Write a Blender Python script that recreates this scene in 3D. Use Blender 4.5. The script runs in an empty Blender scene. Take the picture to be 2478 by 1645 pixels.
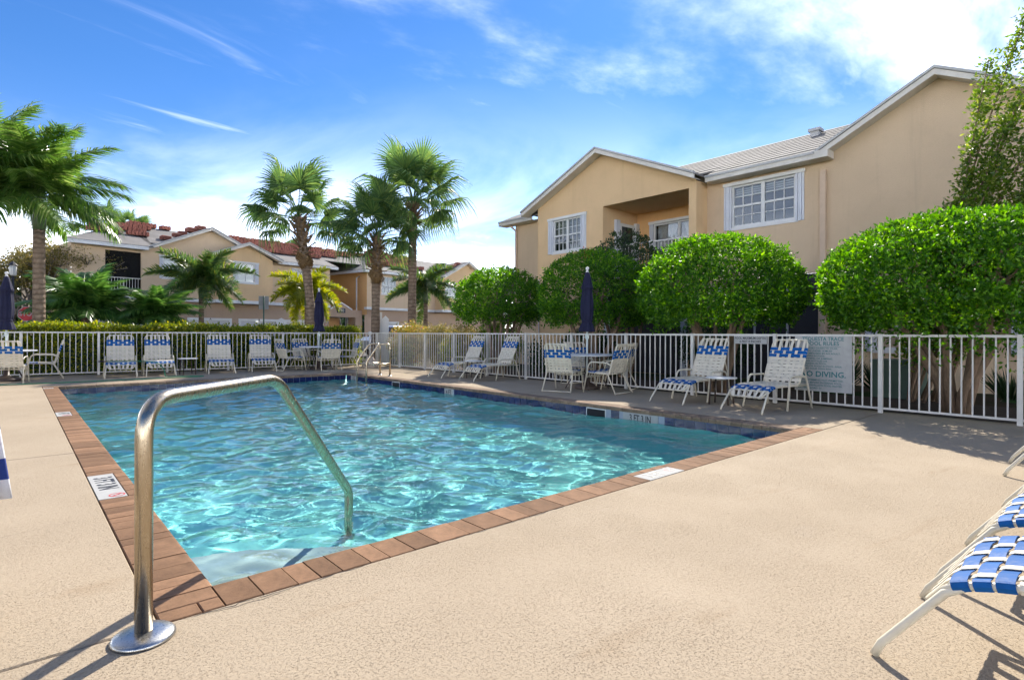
import bpy, math, random
import numpy as np
from mathutils import Vector, Matrix

random.seed(7)
rng = np.random.default_rng(11)
sc = bpy.context.scene
col = sc.collection
R = math.radians

# ------------------------------------------------------------------ camera
cam_d = bpy.data.cameras.new('camera'); cam = bpy.data.objects.new('camera', cam_d); col.objects.link(cam)
cam_d.sensor_fit = 'HORIZONTAL'; cam_d.sensor_width = 36.0; cam_d.lens = 19.73
cam_d.shift_y = -0.0067; cam_d.clip_start = 0.05; cam_d.clip_end = 3000
cam.matrix_world = (Matrix.Translation((0, 0, 1.075)) @ Matrix.Rotation(R(-41.56), 4, 'Z')
                    @ Matrix.Rotation(R(90), 4, 'X') @ Matrix.Rotation(R(0.19), 4, 'Z'))
sc.camera = cam

# ------------------------------------------------------------------ sky, sun, exposure
SUN_AZ, SUN_EL = 33.0, 40.0          # degrees; azimuth counted from +X towards +Y
world = bpy.data.worlds.new('World'); sc.world = world; world.use_nodes = True
nt = world.node_tree; N = nt.nodes; Lk = nt.links; N.clear()
w_out = N.new('ShaderNodeOutputWorld'); bg = N.new('ShaderNodeBackground')
sky = N.new('ShaderNodeTexSky'); sky.sky_type = 'NISHITA'; sky.sun_disc = False
sky.sun_elevation = R(SUN_EL); sky.sun_rotation = R(90 - SUN_AZ)
sky.air_density = 1.0; sky.dust_density = 0.1; sky.ozone_density = 3.0
tc = N.new('ShaderNodeTexCoord'); sep = N.new('ShaderNodeSeparateXYZ'); Lk.new(tc.outputs['Generated'], sep.inputs[0])
def wmath(op, a, b=None, c=None, clamp=False):
    n = N.new('ShaderNodeMath'); n.operation = op; n.use_clamp = clamp
    for i, v in enumerate((a, b, c)):
        if v is None: continue
        if isinstance(v, (int, float)): n.inputs[i].default_value = v
        else: Lk.new(v, n.inputs[i])
    return n.outputs[0]
zc = wmath('ADD', wmath('MAXIMUM', sep.outputs['Z'], 0.0), 0.16)
px_ = wmath('DIVIDE', sep.outputs['X'], zc); py_ = wmath('DIVIDE', sep.outputs['Y'], zc)
comb = N.new('ShaderNodeCombineXYZ'); Lk.new(px_, comb.inputs[0]); Lk.new(py_, comb.inputs[1])
def cloud_layer(scale, loc, rot, sc3, lo, hi, detail=7, dist=0.6, rough=0.55):
    mp = N.new('ShaderNodeMapping'); mp.inputs['Location'].default_value = loc
    mp.inputs['Rotation'].default_value = (0, 0, R(rot)); mp.inputs['Scale'].default_value = sc3
    Lk.new(comb.outputs[0], mp.inputs[0])
    nz = N.new('ShaderNodeTexNoise'); nz.inputs['Scale'].default_value = scale; nz.inputs['Detail'].default_value = detail
    nz.inputs['Roughness'].default_value = rough; nz.inputs['Distortion'].default_value = dist
    Lk.new(mp.outputs[0], nz.inputs['Vector'])
    mr = N.new('ShaderNodeMapRange'); mr.interpolation_type = 'SMOOTHSTEP'
    mr.inputs['From Min'].default_value = lo; mr.inputs['From Max'].default_value = hi
    Lk.new(nz.outputs['Fac'], mr.inputs['Value']); return mr.outputs[0]
cl_big = cloud_layer(0.55, (18.0, 2.0, 0), 25, (1.0, 1.35, 1), 0.47, 0.90, detail=8, dist=0.35, rough=0.6)
cl_wisp = cloud_layer(1.5, (12.1, 24.9, 0), -20, (0.7, 2.6, 1), 0.56, 0.80, detail=9, dist=1.1)
# low haze and cloud bank thickening towards the horizon
hz = wmath('POWER', wmath('SUBTRACT', 1.0, wmath('MAXIMUM', sep.outputs['Z'], 0.0), clamp=True), 10.0)
low = cloud_layer(0.8, (24.9, 14.1, 0), 10, (1.0, 1.0, 1), 0.36, 0.66, detail=8)
lowm = wmath('MULTIPLY', wmath('POWER', wmath('SUBTRACT', 1.0, wmath('MAXIMUM', sep.outputs['Z'], 0.0), clamp=True), 7.5), low)
cov = wmath('MAXIMUM', wmath('MULTIPLY', cl_big, 0.56), wmath('MULTIPLY', cl_wisp, 0.11))
cov = wmath('MAXIMUM', cov, wmath('MULTIPLY', lowm, 0.9)); cov = wmath('ADD', cov, wmath('MULTIPLY', hz, 0.55), clamp=True)
tint = N.new('ShaderNodeMix'); tint.data_type = 'RGBA'; tint.blend_type = 'MULTIPLY'; tint.inputs[0].default_value = 1.0
Lk.new(sky.outputs[0], tint.inputs[6]); tint.inputs[7].default_value = (0.186, 0.352, 0.54, 1)     # deep polarised blue
mixc = N.new('ShaderNodeMix'); mixc.data_type = 'RGBA'; cov = wmath('POWER', cov, 1.45); Lk.new(cov, mixc.inputs[0]); Lk.new(tint.outputs[2], mixc.inputs[6])
mixc.inputs[7].default_value = (52.0, 50.0, 48.0, 1)
Lk.new(mixc.outputs[2], bg.inputs['Color']); bg.inputs['Strength'].default_value = 0.07
Lk.new(bg.outputs[0], w_out.inputs['Surface'])

sun_d = bpy.data.lights.new('sun', 'SUN'); sun = bpy.data.objects.new('sun', sun_d); col.objects.link(sun)
sun_d.energy = 2.0; sun_d.angle = R(0.53); sun_d.color = (1.0, 0.93, 0.82)
sv = Vector((math.cos(R(SUN_EL)) * math.cos(R(SUN_AZ)), math.cos(R(SUN_EL)) * math.sin(R(SUN_AZ)), math.sin(R(SUN_EL))))
sun.rotation_euler = (-sv).to_track_quat('-Z', 'Y').to_euler(); sun.location = (0, 0, 30)
sun_d.cycles.is_caustics_light = True

sc.view_settings.view_transform = 'Standard'; sc.view_settings.look = 'None'
sc.view_settings.exposure = 2.15; sc.view_settings.gamma = 1.0; sc.view_settings.use_curve_mapping = False
sc.render.engine = 'CYCLES'
sc.cycles.use_denoising = True
sc.cycles.max_bounces = 10; sc.cycles.diffuse_bounces = 4; sc.cycles.glossy_bounces = 4
sc.cycles.transmission_bounces = 8; sc.cycles.transparent_max_bounces = 16
sc.cycles.sample_clamp_indirect = 6.0; sc.cycles.caustics_reflective = False; sc.cycles.caustics_refractive = True
sc.cycles.blur_glossy = 0.5

# ------------------------------------------------------------------ materials
MATS = {}
class NT:
    def __init__(s, name):
        s.m = bpy.data.materials.new(name); s.m.use_nodes = True; s.t = s.m.node_tree; s.t.nodes.clear()
        s.out = s.n('ShaderNodeOutputMaterial'); MATS[name] = s.m
    def n(s, typ, **kw):
        x = s.t.nodes.new(typ)
        for k, v in kw.items(): setattr(x, k, v)
        return x
    def l(s, a, b): s.t.links.new(a, b)
    def math(s, op, a, b=None, clamp=False):
        n = s.n('ShaderNodeMath', operation=op, use_clamp=clamp)
        for i, v in enumerate((a, b)):
            if v is None: continue
            if isinstance(v, (int, float)): n.inputs[i].default_value = v
            else: s.l(v, n.inputs[i])
        return n.outputs[0]
    def mix(s, fac, a, b, blend='MIX'):
        n = s.n('ShaderNodeMix', data_type='RGBA', blend_type=blend)
        for i, v in ((0, fac), (6, a), (7, b)):
            if isinstance(v, (int, float)): n.inputs[i].default_value = v
            elif isinstance(v, tuple): n.inputs[i].default_value = v if len(v) == 4 else v + (1,)
            else: s.l(v, n.inputs[i])
        return n.outputs[2]
    def coord(s, kind='Object', scale=None, rot=None):
        c = s.n('ShaderNodeTexCoord').outputs[kind]
        if scale or rot:
            mp = s.n('ShaderNodeMapping')
            if scale: mp.inputs['Scale'].default_value = scale
            if rot: mp.inputs['Rotation'].default_value = rot
            s.l(c, mp.inputs[0]); c = mp.outputs[0]
        return c
    def noise(s, vec, scale, detail=4, rough=.55, dist=0.0):
        n = s.n('ShaderNodeTexNoise'); s.l(vec, n.inputs['Vector'])
        n.inputs['Scale'].default_value = scale; n.inputs['Detail'].default_value = detail
        n.inputs['Roughness'].default_value = rough; n.inputs['Distortion'].default_value = dist
        return n.outputs['Fac']
    def ramp(s, v, lo, hi, a=0.0, b=1.0):
        n = s.n('ShaderNodeMapRange'); s.l(v, n.inputs['Value'])
        for k, x in (('From Min', lo), ('From Max', hi), ('To Min', a), ('To Max', b)): n.inputs[k].default_value = x
        return n.outputs[0]
    def bump(s, h, strength, dist=0.01, prev=None):
        n = s.n('ShaderNodeBump'); s.l(h, n.inputs['Height'])
        n.inputs['Strength'].default_value = strength; n.inputs['Distance'].default_value = dist
        if prev is not None: s.l(prev, n.inputs['Normal'])
        return n.outputs[0]
    def bsdf(s, col, rough=.6, metal=0.0, spec=.5, normal=None):
        p = s.n('ShaderNodeBsdfPrincipled')
        for k, v in (('Base Color', col), ('Roughness', rough), ('Metallic', metal), ('Specular IOR Level', spec)):
            if isinstance(v, (int, float)): p.inputs[k].default_value = v
            elif isinstance(v, tuple): p.inputs[k].default_value = v + (1,) if len(v) == 3 else v
            else: s.l(v, p.inputs[k])
        if normal is not None: s.l(normal, p.inputs['Normal'])
        return p
    def done(s, shader):
        s.l(shader.outputs[0] if hasattr(shader, 'outputs') else shader, s.out.inputs['Surface']); return s.m

def pmat(name, c, rough=.6, var=.12, vscale=4., bump=0., bscale=60., metal=0., spec=.5, rnd=0., coords='Object', stretch=None, bdist=.01):
    """plain paint / plastic / stone: two-scale colour variation, optional relief, optional variation from piece to piece"""
    t = NT(name); v = t.coord(coords, stretch)
    n1 = t.noise(v, vscale, 6); n2 = t.noise(v, vscale * 9, 4)
    f = t.math('MULTIPLY', t.math('ADD', n1, t.math('MULTIPLY', n2, .5)), 0.667)
    dark = tuple(x * (1 - var * 1.6) for x in c); lite = tuple(min(1, x * (1 + var * 1.3)) for x in c)
    cc = t.mix(t.ramp(f, .3, .7), dark, lite)
    if rnd:
        oi = t.n('ShaderNodeObjectInfo')
        h = t.n('ShaderNodeHueSaturation'); t.l(cc, h.inputs['Color'])
        t.l(t.ramp(oi.outputs['Random'], 0, 1, 1 - rnd, 1 + rnd), h.inputs['Value']); cc = h.outputs[0]
    nb = t.bump(t.noise(v, bscale, 5), bump, bdist) if bump else None
    rr = t.ramp(n2, .3, .7, max(.02, rough - .07), min(1, rough + .07))
    return t.done(t.bsdf(cc, rr, metal, spec, nb))

def leafmat(name, c1, c2, c3, trans=.4, rough=.38, spec=.5):
    """foliage: colour varies from leaf to leaf; light passes through the blade"""
    t = NT(name); g = t.n('ShaderNodeNewGeometry')
    r = g.outputs['Random Per Island']
    a = t.mix(t.ramp(r, 0, .6), c1, c2); a = t.mix(t.ramp(r, .72, 1.0), a, c3)
    p = t.bsdf(a, rough, 0, spec)
    tr = t.n('ShaderNodeBsdfTranslucent')
    h = t.n('ShaderNodeHueSaturation'); t.l(a, h.inputs['Color']); h.inputs['Hue'].default_value = .49
    h.inputs['Saturation'].default_value = 1.1; h.inputs['Value'].default_value = 2.3
    t.l(h.outputs[0], tr.inputs['Color'])
    ms = t.n('ShaderNodeMixShader'); ms.inputs[0].default_value = trans
    t.l(p.outputs[0], ms.inputs[1]); t.l(tr.outputs[0], ms.inputs[2])
    return t.done(ms)

# deck: cream knock-down stipple over concrete, worn and stained
t = NT('deck_stipple'); v = t.coord('Object')
big = t.noise(v, .55, 6); mid = t.noise(v, 2.6, 6, .6); fine = t.noise(v, 45, 5, .65)
c = t.mix(t.ramp(big, .32, .68), (.352, .283, .200), (.405, .328, .235))
st = t.noise(t.coord('Object', (.5, 1.6, 1)), 1.7, 8, .62, .5)
c = t.mix(t.math('MULTIPLY', t.ramp(st, .60, .76), .42), c, (.23, .145, .07))
c = t.mix(t.math('MULTIPLY', t.ramp(mid, .62, .76), .35), c, (.40, .335, .26))
grit = t.noise(v, 150, 3, .7); pit = t.ramp(t.noise(t.coord('Object', (1, 1, 1)), 120, 4, .65, .6), .55, .63); patch = t.ramp(t.noise(v, 1.3, 4), .38, .62, .35, 1.0)
pit = t.math('MULTIPLY', pit, patch)
c = t.mix(t.math('MULTIPLY', pit, .24), c, (.24, .175, .11)); c = t.mix(t.math('MULTIPLY', t.ramp(fine, .46, .36), .28), c, (.27, .20, .13))
wet = t.ramp(t.noise(v, .9, 7, .65, .3), .66, .72)
c = t.mix(t.math('MULTIPLY', wet, .16), c, (.22, .15, .085))
b1 = t.bump(t.math('SUBTRACT', 1.0, pit), .75, .005); b2 = t.bump(grit, .45, .003, b1); b2 = t.bump(fine, .55, .007, b2)
t.done(t.bsdf(c, t.ramp(mid, .3, .7, .78, .95), 0, .12, b2))

pmat('joint_dark', (.035, .03, .026), .9, .2)
pmat('coping_brick', (.222, .128, .074), .85, .26, 7, .35, 160, spec=.12, rnd=.25, bdist=.004)
pmat('coping_weathered', (.23, .165, .115), .88, .28, 9, .5, 120, spec=.12, rnd=.2, bdist=.004)
pmat('tile_blue', (.005, .010, .068), .12, .25, 6, .05, 12, spec=.6, rnd=.25)
pmat('grout', (.30, .34, .40), .8, .1)
pmat('sign_white', (.38, .38, .365), .8, .08, 12, spec=.12)
pmat('ink_black', (.02, .02, .025), .5, .1)
pmat('ink_teal', (.012, .14, .15), .5, .1)
pmat('ink_red', (.55, .03, .035), .5, .1)
# pool plaster, aqua white with mottling
t = NT('pool_plaster'); v = t.coord('Object')
n1 = t.noise(v, 1.1, 6); n2 = t.noise(v, 12, 5)
c = t.mix(t.ramp(n1, .3, .7), (.20, .60, .59), (.26, .67, .645)); c = t.mix(t.math('MULTIPLY', t.ramp(n2, .55, .75), .25), c, (.42, .80, .76))
t.done(t.bsdf(c, .7, 0, .2))
pmat('pool_step', (.36, .45, .45), .7, .06, 5)
# water
t = NT('pool_water'); v = t.coord('Object')
g = t.n('ShaderNodeBsdfGlass'); g.inputs['IOR'].default_value = 1.33; g.inputs['Roughness'].default_value = 0.0
g.inputs['Color'].default_value = (.90, .985, .985, 1)
bn = t.bump(t.noise(t.coord('Object', (1, 1.25, 1), (0, 0, .6)), 14, 2, .5, .4), .10, .02); t.l(bn, g.inputs['Normal'])
t.done(g)

def stucco(name, c):
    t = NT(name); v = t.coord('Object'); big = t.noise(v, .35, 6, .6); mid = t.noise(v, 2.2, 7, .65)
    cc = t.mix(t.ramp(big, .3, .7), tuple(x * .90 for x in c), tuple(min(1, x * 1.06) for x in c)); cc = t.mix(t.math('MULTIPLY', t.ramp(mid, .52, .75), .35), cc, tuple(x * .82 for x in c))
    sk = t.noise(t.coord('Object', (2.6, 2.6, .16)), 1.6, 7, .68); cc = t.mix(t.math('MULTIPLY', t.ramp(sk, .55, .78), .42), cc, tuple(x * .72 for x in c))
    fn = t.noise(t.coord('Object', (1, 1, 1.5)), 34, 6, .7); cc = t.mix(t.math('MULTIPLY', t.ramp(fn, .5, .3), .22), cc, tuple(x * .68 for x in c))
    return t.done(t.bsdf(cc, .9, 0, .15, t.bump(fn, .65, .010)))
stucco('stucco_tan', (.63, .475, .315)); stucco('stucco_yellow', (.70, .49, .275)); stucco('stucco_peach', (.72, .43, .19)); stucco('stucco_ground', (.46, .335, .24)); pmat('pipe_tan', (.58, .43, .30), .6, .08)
pmat('trim_white', (.66, .66, .64), .55, .06, 3)
pmat('fascia', (.62, .585, .52), .6, .10, 2)
pmat('drip_metal', (.42, .42, .41), .5, .10, 3)
pmat('shutter_white', (.60, .62, .66), .45, .06, 3)
pmat('dark_room', (.012, .012, .014), .9, .2)
pmat('curtain_white', (.62, .60, .57), .8, .1, 4)
pmat('blind_white', (.58, .55, .49), .6, .05)
pmat('screen_dark', (.018, .018, .022), .7, .2, 30)
pmat('door_white', (.55, .55, .55), .5, .05)
# roof underlayment in horizontal laps
t = NT('roof_felt'); v = t.coord('Object')
c = t.mix(t.ramp(t.noise(v, 1.3, 6), .3, .7), (.15, .145, .135), (.21, .20, .19)); c = t.mix(t.math('MULTIPLY', t.ramp(t.noise(v, 9, 6, .7), .58, .72), .5), c, (.20, .15, .11))
t.done(t.bsdf(c, .85, 0, .2, t.bump(t.noise(v, 40, 4), .2)))
pmat('roof_lap', (.20, .185, .165), .85, .15, 3)
pmat('clay_tile', (.27, .095, .062), .75, .25, 6, .3, 40, rnd=.25)
# glazing: thin clear sheet, mirrors at a glance
t = NT('window_glass')
tr = t.n('ShaderNodeBsdfTransparent'); tr.inputs[0].default_value = (.80, .83, .84, 1)
gl = t.n('ShaderNodeBsdfGlossy'); gl.inputs['Roughness'].default_value = .02; gl.inputs['Color'].default_value = (.9, .95, 1, 1)
lw = t.n('ShaderNodeLayerWeight'); lw.inputs['Blend'].default_value = .12
ms = t.n('ShaderNodeMixShader'); t.l(t.ramp(lw.outputs['Fresnel'], 0, 1, .07, .55), ms.inputs[0]); t.l(tr.outputs[0], ms.inputs[1]); t.l(gl.outputs[0], ms.inputs[2]); t.done(ms)

pmat('fence_white', (.56, .54, .495), .45, .08, 5, rnd=.05)
pmat('chair_cream', (.60, .545, .42), .42, .07, 6, rnd=.05)
pmat('strap_cream', (.62, .56, .44), .50, .06, 8, .08, 120, rnd=.06)
pmat('strap_blue', (.008, .095, .31), .60, .14, 8, .08, 120, spec=.12, rnd=.10)
pmat('table_white', (.66, .655, .63), .35, .05)
pmat('metal_brown', (.055, .036, .027), .45, .2)
pmat('umbrella_navy', (.006, .007, .034), .85, .2, 20, .3, 200)
pmat('umbrella_pole', (.60, .66, .62), .4, .06)
pmat('hose_green', (.01, .16, .075), .5, .1)
pmat('towel_white', (.66, .66, .70), .95, .05, 30, .6, 400)
pmat('towel_blue', (.02, .045, .22), .95, .1, 30, .6, 400)
pmat('concrete_beige', (.42, .35, .28), .85, .12, 6, .3, 60)
pmat('post_green', (.02, .075, .05), .5, .1)
pmat('lamp_black', (.015, .015, .016), .5, .1)
pmat('box_green', (.07, .12, .09), .6, .1)
pmat('car_silver', (.45, .47, .5), .3, .04, metal=.5)
pmat('car_glass', (.02, .025, .03), .08, .1)
pmat('rubber', (.02, .02, .02), .8, .1)
pmat('lamp_glass', (.5, .5, .47), .3, .05)
# stainless tube: brushed, stained in spots; brown reflection of the deck put into its colour
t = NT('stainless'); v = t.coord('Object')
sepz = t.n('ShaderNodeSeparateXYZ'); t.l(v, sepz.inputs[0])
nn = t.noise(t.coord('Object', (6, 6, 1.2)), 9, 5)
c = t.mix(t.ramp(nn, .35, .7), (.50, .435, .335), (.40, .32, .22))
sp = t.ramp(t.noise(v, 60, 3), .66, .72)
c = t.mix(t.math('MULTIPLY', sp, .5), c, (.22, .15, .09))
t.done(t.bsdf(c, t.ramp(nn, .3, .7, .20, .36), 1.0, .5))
pmat('stainless_flange', (.42, .43, .43), .32, .15, 20, metal=1.0)

# ground: lawn and mulch; asphalt
t = NT('lawn'); v = t.coord('Object')
c = t.mix(t.ramp(t.noise(v, .8, 6), .42, .58), (.045, .075, .022), (.09, .065, .04)); c = t.mix(t.ramp(t.noise(v, 25, 5, .7), .3, .7), t.mix(.5, c, (.01, .012, .006)), c)
t.done(t.bsdf(c, .95, 0, .1, t.bump(t.noise(v, 40, 5, .7), .8, .03)))
pmat('asphalt', (.055, .053, .05), .9, .2, 2, .4, 90)
pmat('mulch', (.055, .034, .022), .95, .4, 14, .8, 60, bdist=.03)

leafmat('leaf_dome', (.018, .068, .007), (.064, .175, .013), (.17, .33, .028), .52, .42, .32)
leafmat('leaf_dark', (.016, .036, .014), (.030, .060, .020), (.05, .085, .028), .25, .45, .3)
leafmat('leaf_hedge', (.06, .095, .010), (.16, .20, .016), (.33, .29, .03), .45, .36, .4)
leafmat('leaf_croton', (.10, .12, .02), (.28, .25, .05), (.36, .15, .06), .4, .4)
leafmat('leaf_olive', (.085, .085, .025), (.17, .15, .04), (.30, .22, .06), .38, .45)
leafmat('leaf_shrub', (.045, .095, .012), (.11, .19, .02), (.24, .27, .05), .45, .38)
leafmat('leaf_red', (.35, .08, .03), (.45, .12, .04), (.5, .2, .06), .4, .4)
leafmat('palm_fan', (.040, .085, .030), (.075, .14, .040), (.14, .20, .05), .38, .48, .25)
leafmat('palm_royal', (.045, .105, .022), (.09, .17, .03), (.22, .28, .09), .42, .30, .7)
leafmat('palm_bushy', (.028, .082, .018), (.06, .14, .028), (.15, .23, .06), .42, .32, .55)
leafmat('palm_fox', (.034, .080, .022), (.065, .12, .028), (.17, .18, .03), .40, .36, .5)
leafmat('palm_yellow', (.11, .15, .015), (.22, .25, .02), (.38, .32, .03), .45, .36, .5)
leafmat('leaf_dead', (.16, .095, .04), (.22, .14, .06), (.28, .19, .09), .3, .6)
pmat('bark_tan', (.23, .155, .10), .9, .3, 5, .8, 40, stretch=(1, 1, .3), bdist=.02)
pmat('bark_grey', (.17, .145, .12), .9, .25, 4, .7, 30, stretch=(1, 1, .4), bdist=.02)
pmat('boot_brown', (.20, .125, .065), .9, .3, 9, .6, 40, rnd=.2)
pmat('crownshaft', (.085, .13, .055), .5, .15, 6)
pmat('petiole_green', (.12, .15, .04), .5, .15, 6)
# ringed palm trunk
t = NT('palm_trunk'); v = t.coord('Object')
w = t.n('ShaderNodeTexWave', wave_type='BANDS', bands_direction='Z'); t.l(v, w.inputs['Vector'])
w.inputs['Scale'].default_value = 2.4; w.inputs['Distortion'].default_value = 3.0; w.inputs['Detail'].default_value = 4; w.inputs['Detail Scale'].default_value = 3
nz = t.noise(v, 7, 6, .65)
c = t.mix(t.ramp(nz, .3, .7), (.15, .105, .075), (.30, .225, .16)); c = t.mix(t.math('MULTIPLY', t.ramp(w.outputs['Fac'], .5, .1), .5), c, (.09, .065, .045))
t.done(t.bsdf(c, .9, 0, .2, t.bump(t.math('ADD', w.outputs['Fac'], nz), .8, .02)))

# ------------------------------------------------------------------ geometry helpers
class MB:
    def __init__(s): s.v = []; s.f = []
    def add(s, vs, fs):
        o = len(s.v); s.v.extend([tuple(p) for p in vs]); s.f.extend([tuple(i + o for i in f) for f in fs]); return s
    def box(s, a, b):
        x0, y0, z0 = a; x1, y1, z1 = b
        return s.add([(x0, y0, z0), (x1, y0, z0), (x1, y1, z0), (x0, y1, z0), (x0, y0, z1), (x1, y0, z1), (x1, y1, z1), (x0, y1, z1)],
                     [(3, 2, 1, 0), (4, 5, 6, 7), (0, 1, 5, 4), (1, 2, 6, 5), (2, 3, 7, 6), (3, 0, 4, 7)])
    def hexa(s, p):   # 8 points, bottom ring then top ring
        return s.add(p, [(3, 2, 1, 0), (4, 5, 6, 7), (0, 1, 5, 4), (1, 2, 6, 5), (2, 3, 7, 6), (3, 0, 4, 7)])
    def prism(s, poly, d):
        n = len(poly); d = Vector(d); b = [Vector(p) for p in poly]
        vs = b + [p + d for p in b]
        return s.add(vs, [tuple(range(n - 1, -1, -1)), tuple(range(n, 2 * n))] + [(i, (i + 1) % n, (i + 1) % n + n, i + n) for i in range(n)])
    def tube(s, pts, r, n=8, cap=True):
        pts = [Vector(p) for p in pts]; m = len(pts)
        rr = r if isinstance(r, (list, tuple)) else [r] * m
        tang = [((pts[min(i + 1, m - 1)] - pts[max(i - 1, 0)])).normalized() for i in range(m)]
        up = Vector((0, 0, 1)) if abs(tang[0].z) < .9 else Vector((1, 0, 0))
        nrm = tang[0].cross(up).normalized(); vs = []
        for i in range(m):
            nrm = (nrm - tang[i] * nrm.dot(tang[i])).normalized(); bn = tang[i].cross(nrm)
            for k in range(n):
                a = 2 * math.pi * k / n
                vs.append(pts[i] + (nrm * math.cos(a) + bn * math.sin(a)) * rr[i])
        fs = [(i * n + k, i * n + (k + 1) % n, (i + 1) * n + (k + 1) % n, (i + 1) * n + k) for i in range(m - 1) for k in range(n)]
        if cap: fs += [tuple(range(n - 1, -1, -1)), tuple(range((m - 1) * n, m * n))]
        return s.add(vs, fs)
    def lathe(s, prof, n=20, c=(0, 0, 0), wob=None):
        vs = []
        for j, (r, z) in enumerate(prof):
            for k in range(n):
                a = 2 * math.pi * k / n; q = r * (wob(j, k) if wob else 1)
                vs.append((c[0] + q * math.cos(a), c[1] + q * math.sin(a), c[2] + z))
        m = len(prof)
        fs = [(i * n + k, i * n + (k + 1) % n, (i + 1) * n + (k + 1) % n, (i + 1) * n + k) for i in range(m - 1) for k in range(n)]
        fs += [tuple(range(n - 1, -1, -1)), tuple(range((m - 1) * n, m * n))]
        return s.add(vs, fs)
    def ribbon(s, pts, side, w, th):
        """flat strap along pts; side = width direction, th = thickness along local normal"""
        pts = [Vector(p) for p in pts]; side = Vector(side).normalized(); m = len(pts); vs = []
        for i in range(m):
            tg = (pts[min(i + 1, m - 1)] - pts[max(i - 1, 0)]).normalized(); nn = side.cross(tg).normalized()
            for a, b in ((-1, -1), (1, -1), (1, 1), (-1, 1)): vs.append(pts[i] + side * (a * w / 2) + nn * (b * th / 2))
        fs = [(i * 4 + k, i * 4 + (k + 1) % 4, (i + 1) * 4 + (k + 1) % 4, (i + 1) * 4 + k) for i in range(m - 1) for k in range(4)]
        fs += [(3, 2, 1, 0), tuple((m - 1) * 4 + k for k in range(4))]
        return s.add(vs, fs)
    def mesh(s, name, mat, smooth=False):
        me = bpy.data.meshes.new(name); me.from_pydata(s.v, [], s.f); me.update()
        if mat: me.materials.append(MATS[mat])
        if smooth: me.polygons.foreach_set('use_smooth', [True] * len(me.polygons))
        return me
    def obj(s, name, mat, parent=None, smooth=False): return place(name, s.mesh(name, mat, smooth), parent)

def place(name, me, parent=None, loc=None, rot=None, scale=None):
    o = bpy.data.objects.new(name, me); col.objects.link(o)
    if parent is not None: o.parent = parent
    if loc is not None: o.location = loc
    if rot is not None: o.rotation_euler = rot
    if scale is not None: o.scale = scale
    return o
def tag(o, label=None, cat=None, group=None, kind=None):
    if label: o['label'] = label
    if cat: o['category'] = cat
    if group: o['group'] = group
    if kind: o['kind'] = kind
    return o
def thing(name, label, cat, loc=(0, 0, 0), rz=0.0, group=None):
    o = bpy.data.objects.new(name, None); col.objects.link(o); o.location = loc; o.rotation_euler = (0, 0, rz)
    o.empty_display_size = .2
    return tag(o, label, cat, group)
def struct(o): o['kind'] = 'structure'; return o
def dup(root, loc, rz, label=None):
    KIDS = {}
    r = root.copy(); col.objects.link(r); r.location = loc; r.rotation_euler = (0, 0, rz)
    if label: r['label'] = label
    for ch in root.children:
        c = ch.copy(); col.objects.link(c); c.parent = r
        for g in ch.children:
            d = g.copy(); col.objects.link(d); d.parent = c
    return r
def fillet(pts, r, n=5):
    """round the inner corners of a polyline"""
    pts = [Vector(p) for p in pts]; out = [pts[0]]
    for i in range(1, len(pts) - 1):
        a, b, c = pts[i - 1], pts[i], pts[i + 1]; rr = r[i - 1] if isinstance(r, (list, tuple)) else r
        u = (a - b); w = (c - b); d = min(rr, u.length * .49, w.length * .49)
        p0 = b + u.normalized() * d; p1 = b + w.normalized() * d
        for k in range(n + 1):
            q = k / n; out.append(p0 * (1 - q) ** 2 + b * 2 * q * (1 - q) + p1 * q * q)
    out.append(pts[-1]); return out
def text_mesh(body, size, mat, align='CENTER', extrude=.0006, squeeze=1.0, name='lettering', bold=0.0):
    cu = bpy.data.curves.new('txt', 'FONT'); cu.body = body; cu.size = size; cu.align_x = align; cu.align_y = 'CENTER'
    cu.extrude = extrude; cu.offset = bold; cu.resolution_u = 2
    ob = bpy.data.objects.new('txt', cu); col.objects.link(ob)
    dg = bpy.context.evaluated_depsgraph_get(); dg.update()
    me = bpy.data.meshes.new_from_object(ob.evaluated_get(dg)); me.name = name
    bpy.data.objects.remove(ob); bpy.data.curves.remove(cu)
    if squeeze != 1.0:
        for vv in me.vertices: vv.co.x *= squeeze
    me.materials.clear(); me.materials.append(MATS[mat]); return me
def basis(o, ex, ey, ez):
    m = Matrix((ex, ey, ez)).transposed().to_4x4(); m.translation = o; return m

# ================================================================== THE SETTING
PX0, PX1, PY0, PY1 = 0.627, 6.610, 2.625, 14.10      # pool, inner face of the coping
CW = 0.222                                            # coping width
OX0, OX1, OY0, OY1 = PX0 - CW, PX1 + CW, PY0 - CW, PY1 + CW
WZ = -0.165; WAVE = 0.88
# ground sheet with the deck's outline left out below it
gr = MB()
def rect_sheet(mb, x0, x1, y0, y1, z): mb.add([(x0, y0, z), (x1, y0, z), (x1, y1, z), (x0, y1, z)], [(0, 1, 2, 3)])
GZ = -0.06
for a in ((-1500, 1500, -1500, -8), (-1500, -8, -8, 18.2), (9.05, 1500, -8, 18.2), (-1500, 1500, 18.2, 1500)): rect_sheet(gr, *a, GZ)
struct(gr.obj('ground', 'lawn'))
rd = MB(); 
def rsheet(mb, pts, z): mb.add([(x, y, z) for x, y in pts], [tuple(range(len(pts)))])
rsheet(rd, [(-60, 18), (-60, 27), (40, 36), (40, 26.6)], GZ + .004)
rsheet(rd, [(-9, 27.0), (-9, 33), (26, 36.5), (26, 30.0)], GZ + .008)
struct(rd.obj('road', 'asphalt'))
ml = MB(); rsheet(ml, [(9.05, -8), (11.6, -8), (11.6, 16.5), (9.05, 16.5)], GZ + .004); rsheet(ml, [(-8, 17.35), (9.4, 16.9), (9.4, 19.6), (-8, 20.2)], GZ + .008)
struct(ml.obj('planting_bed', 'mulch'))

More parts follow.
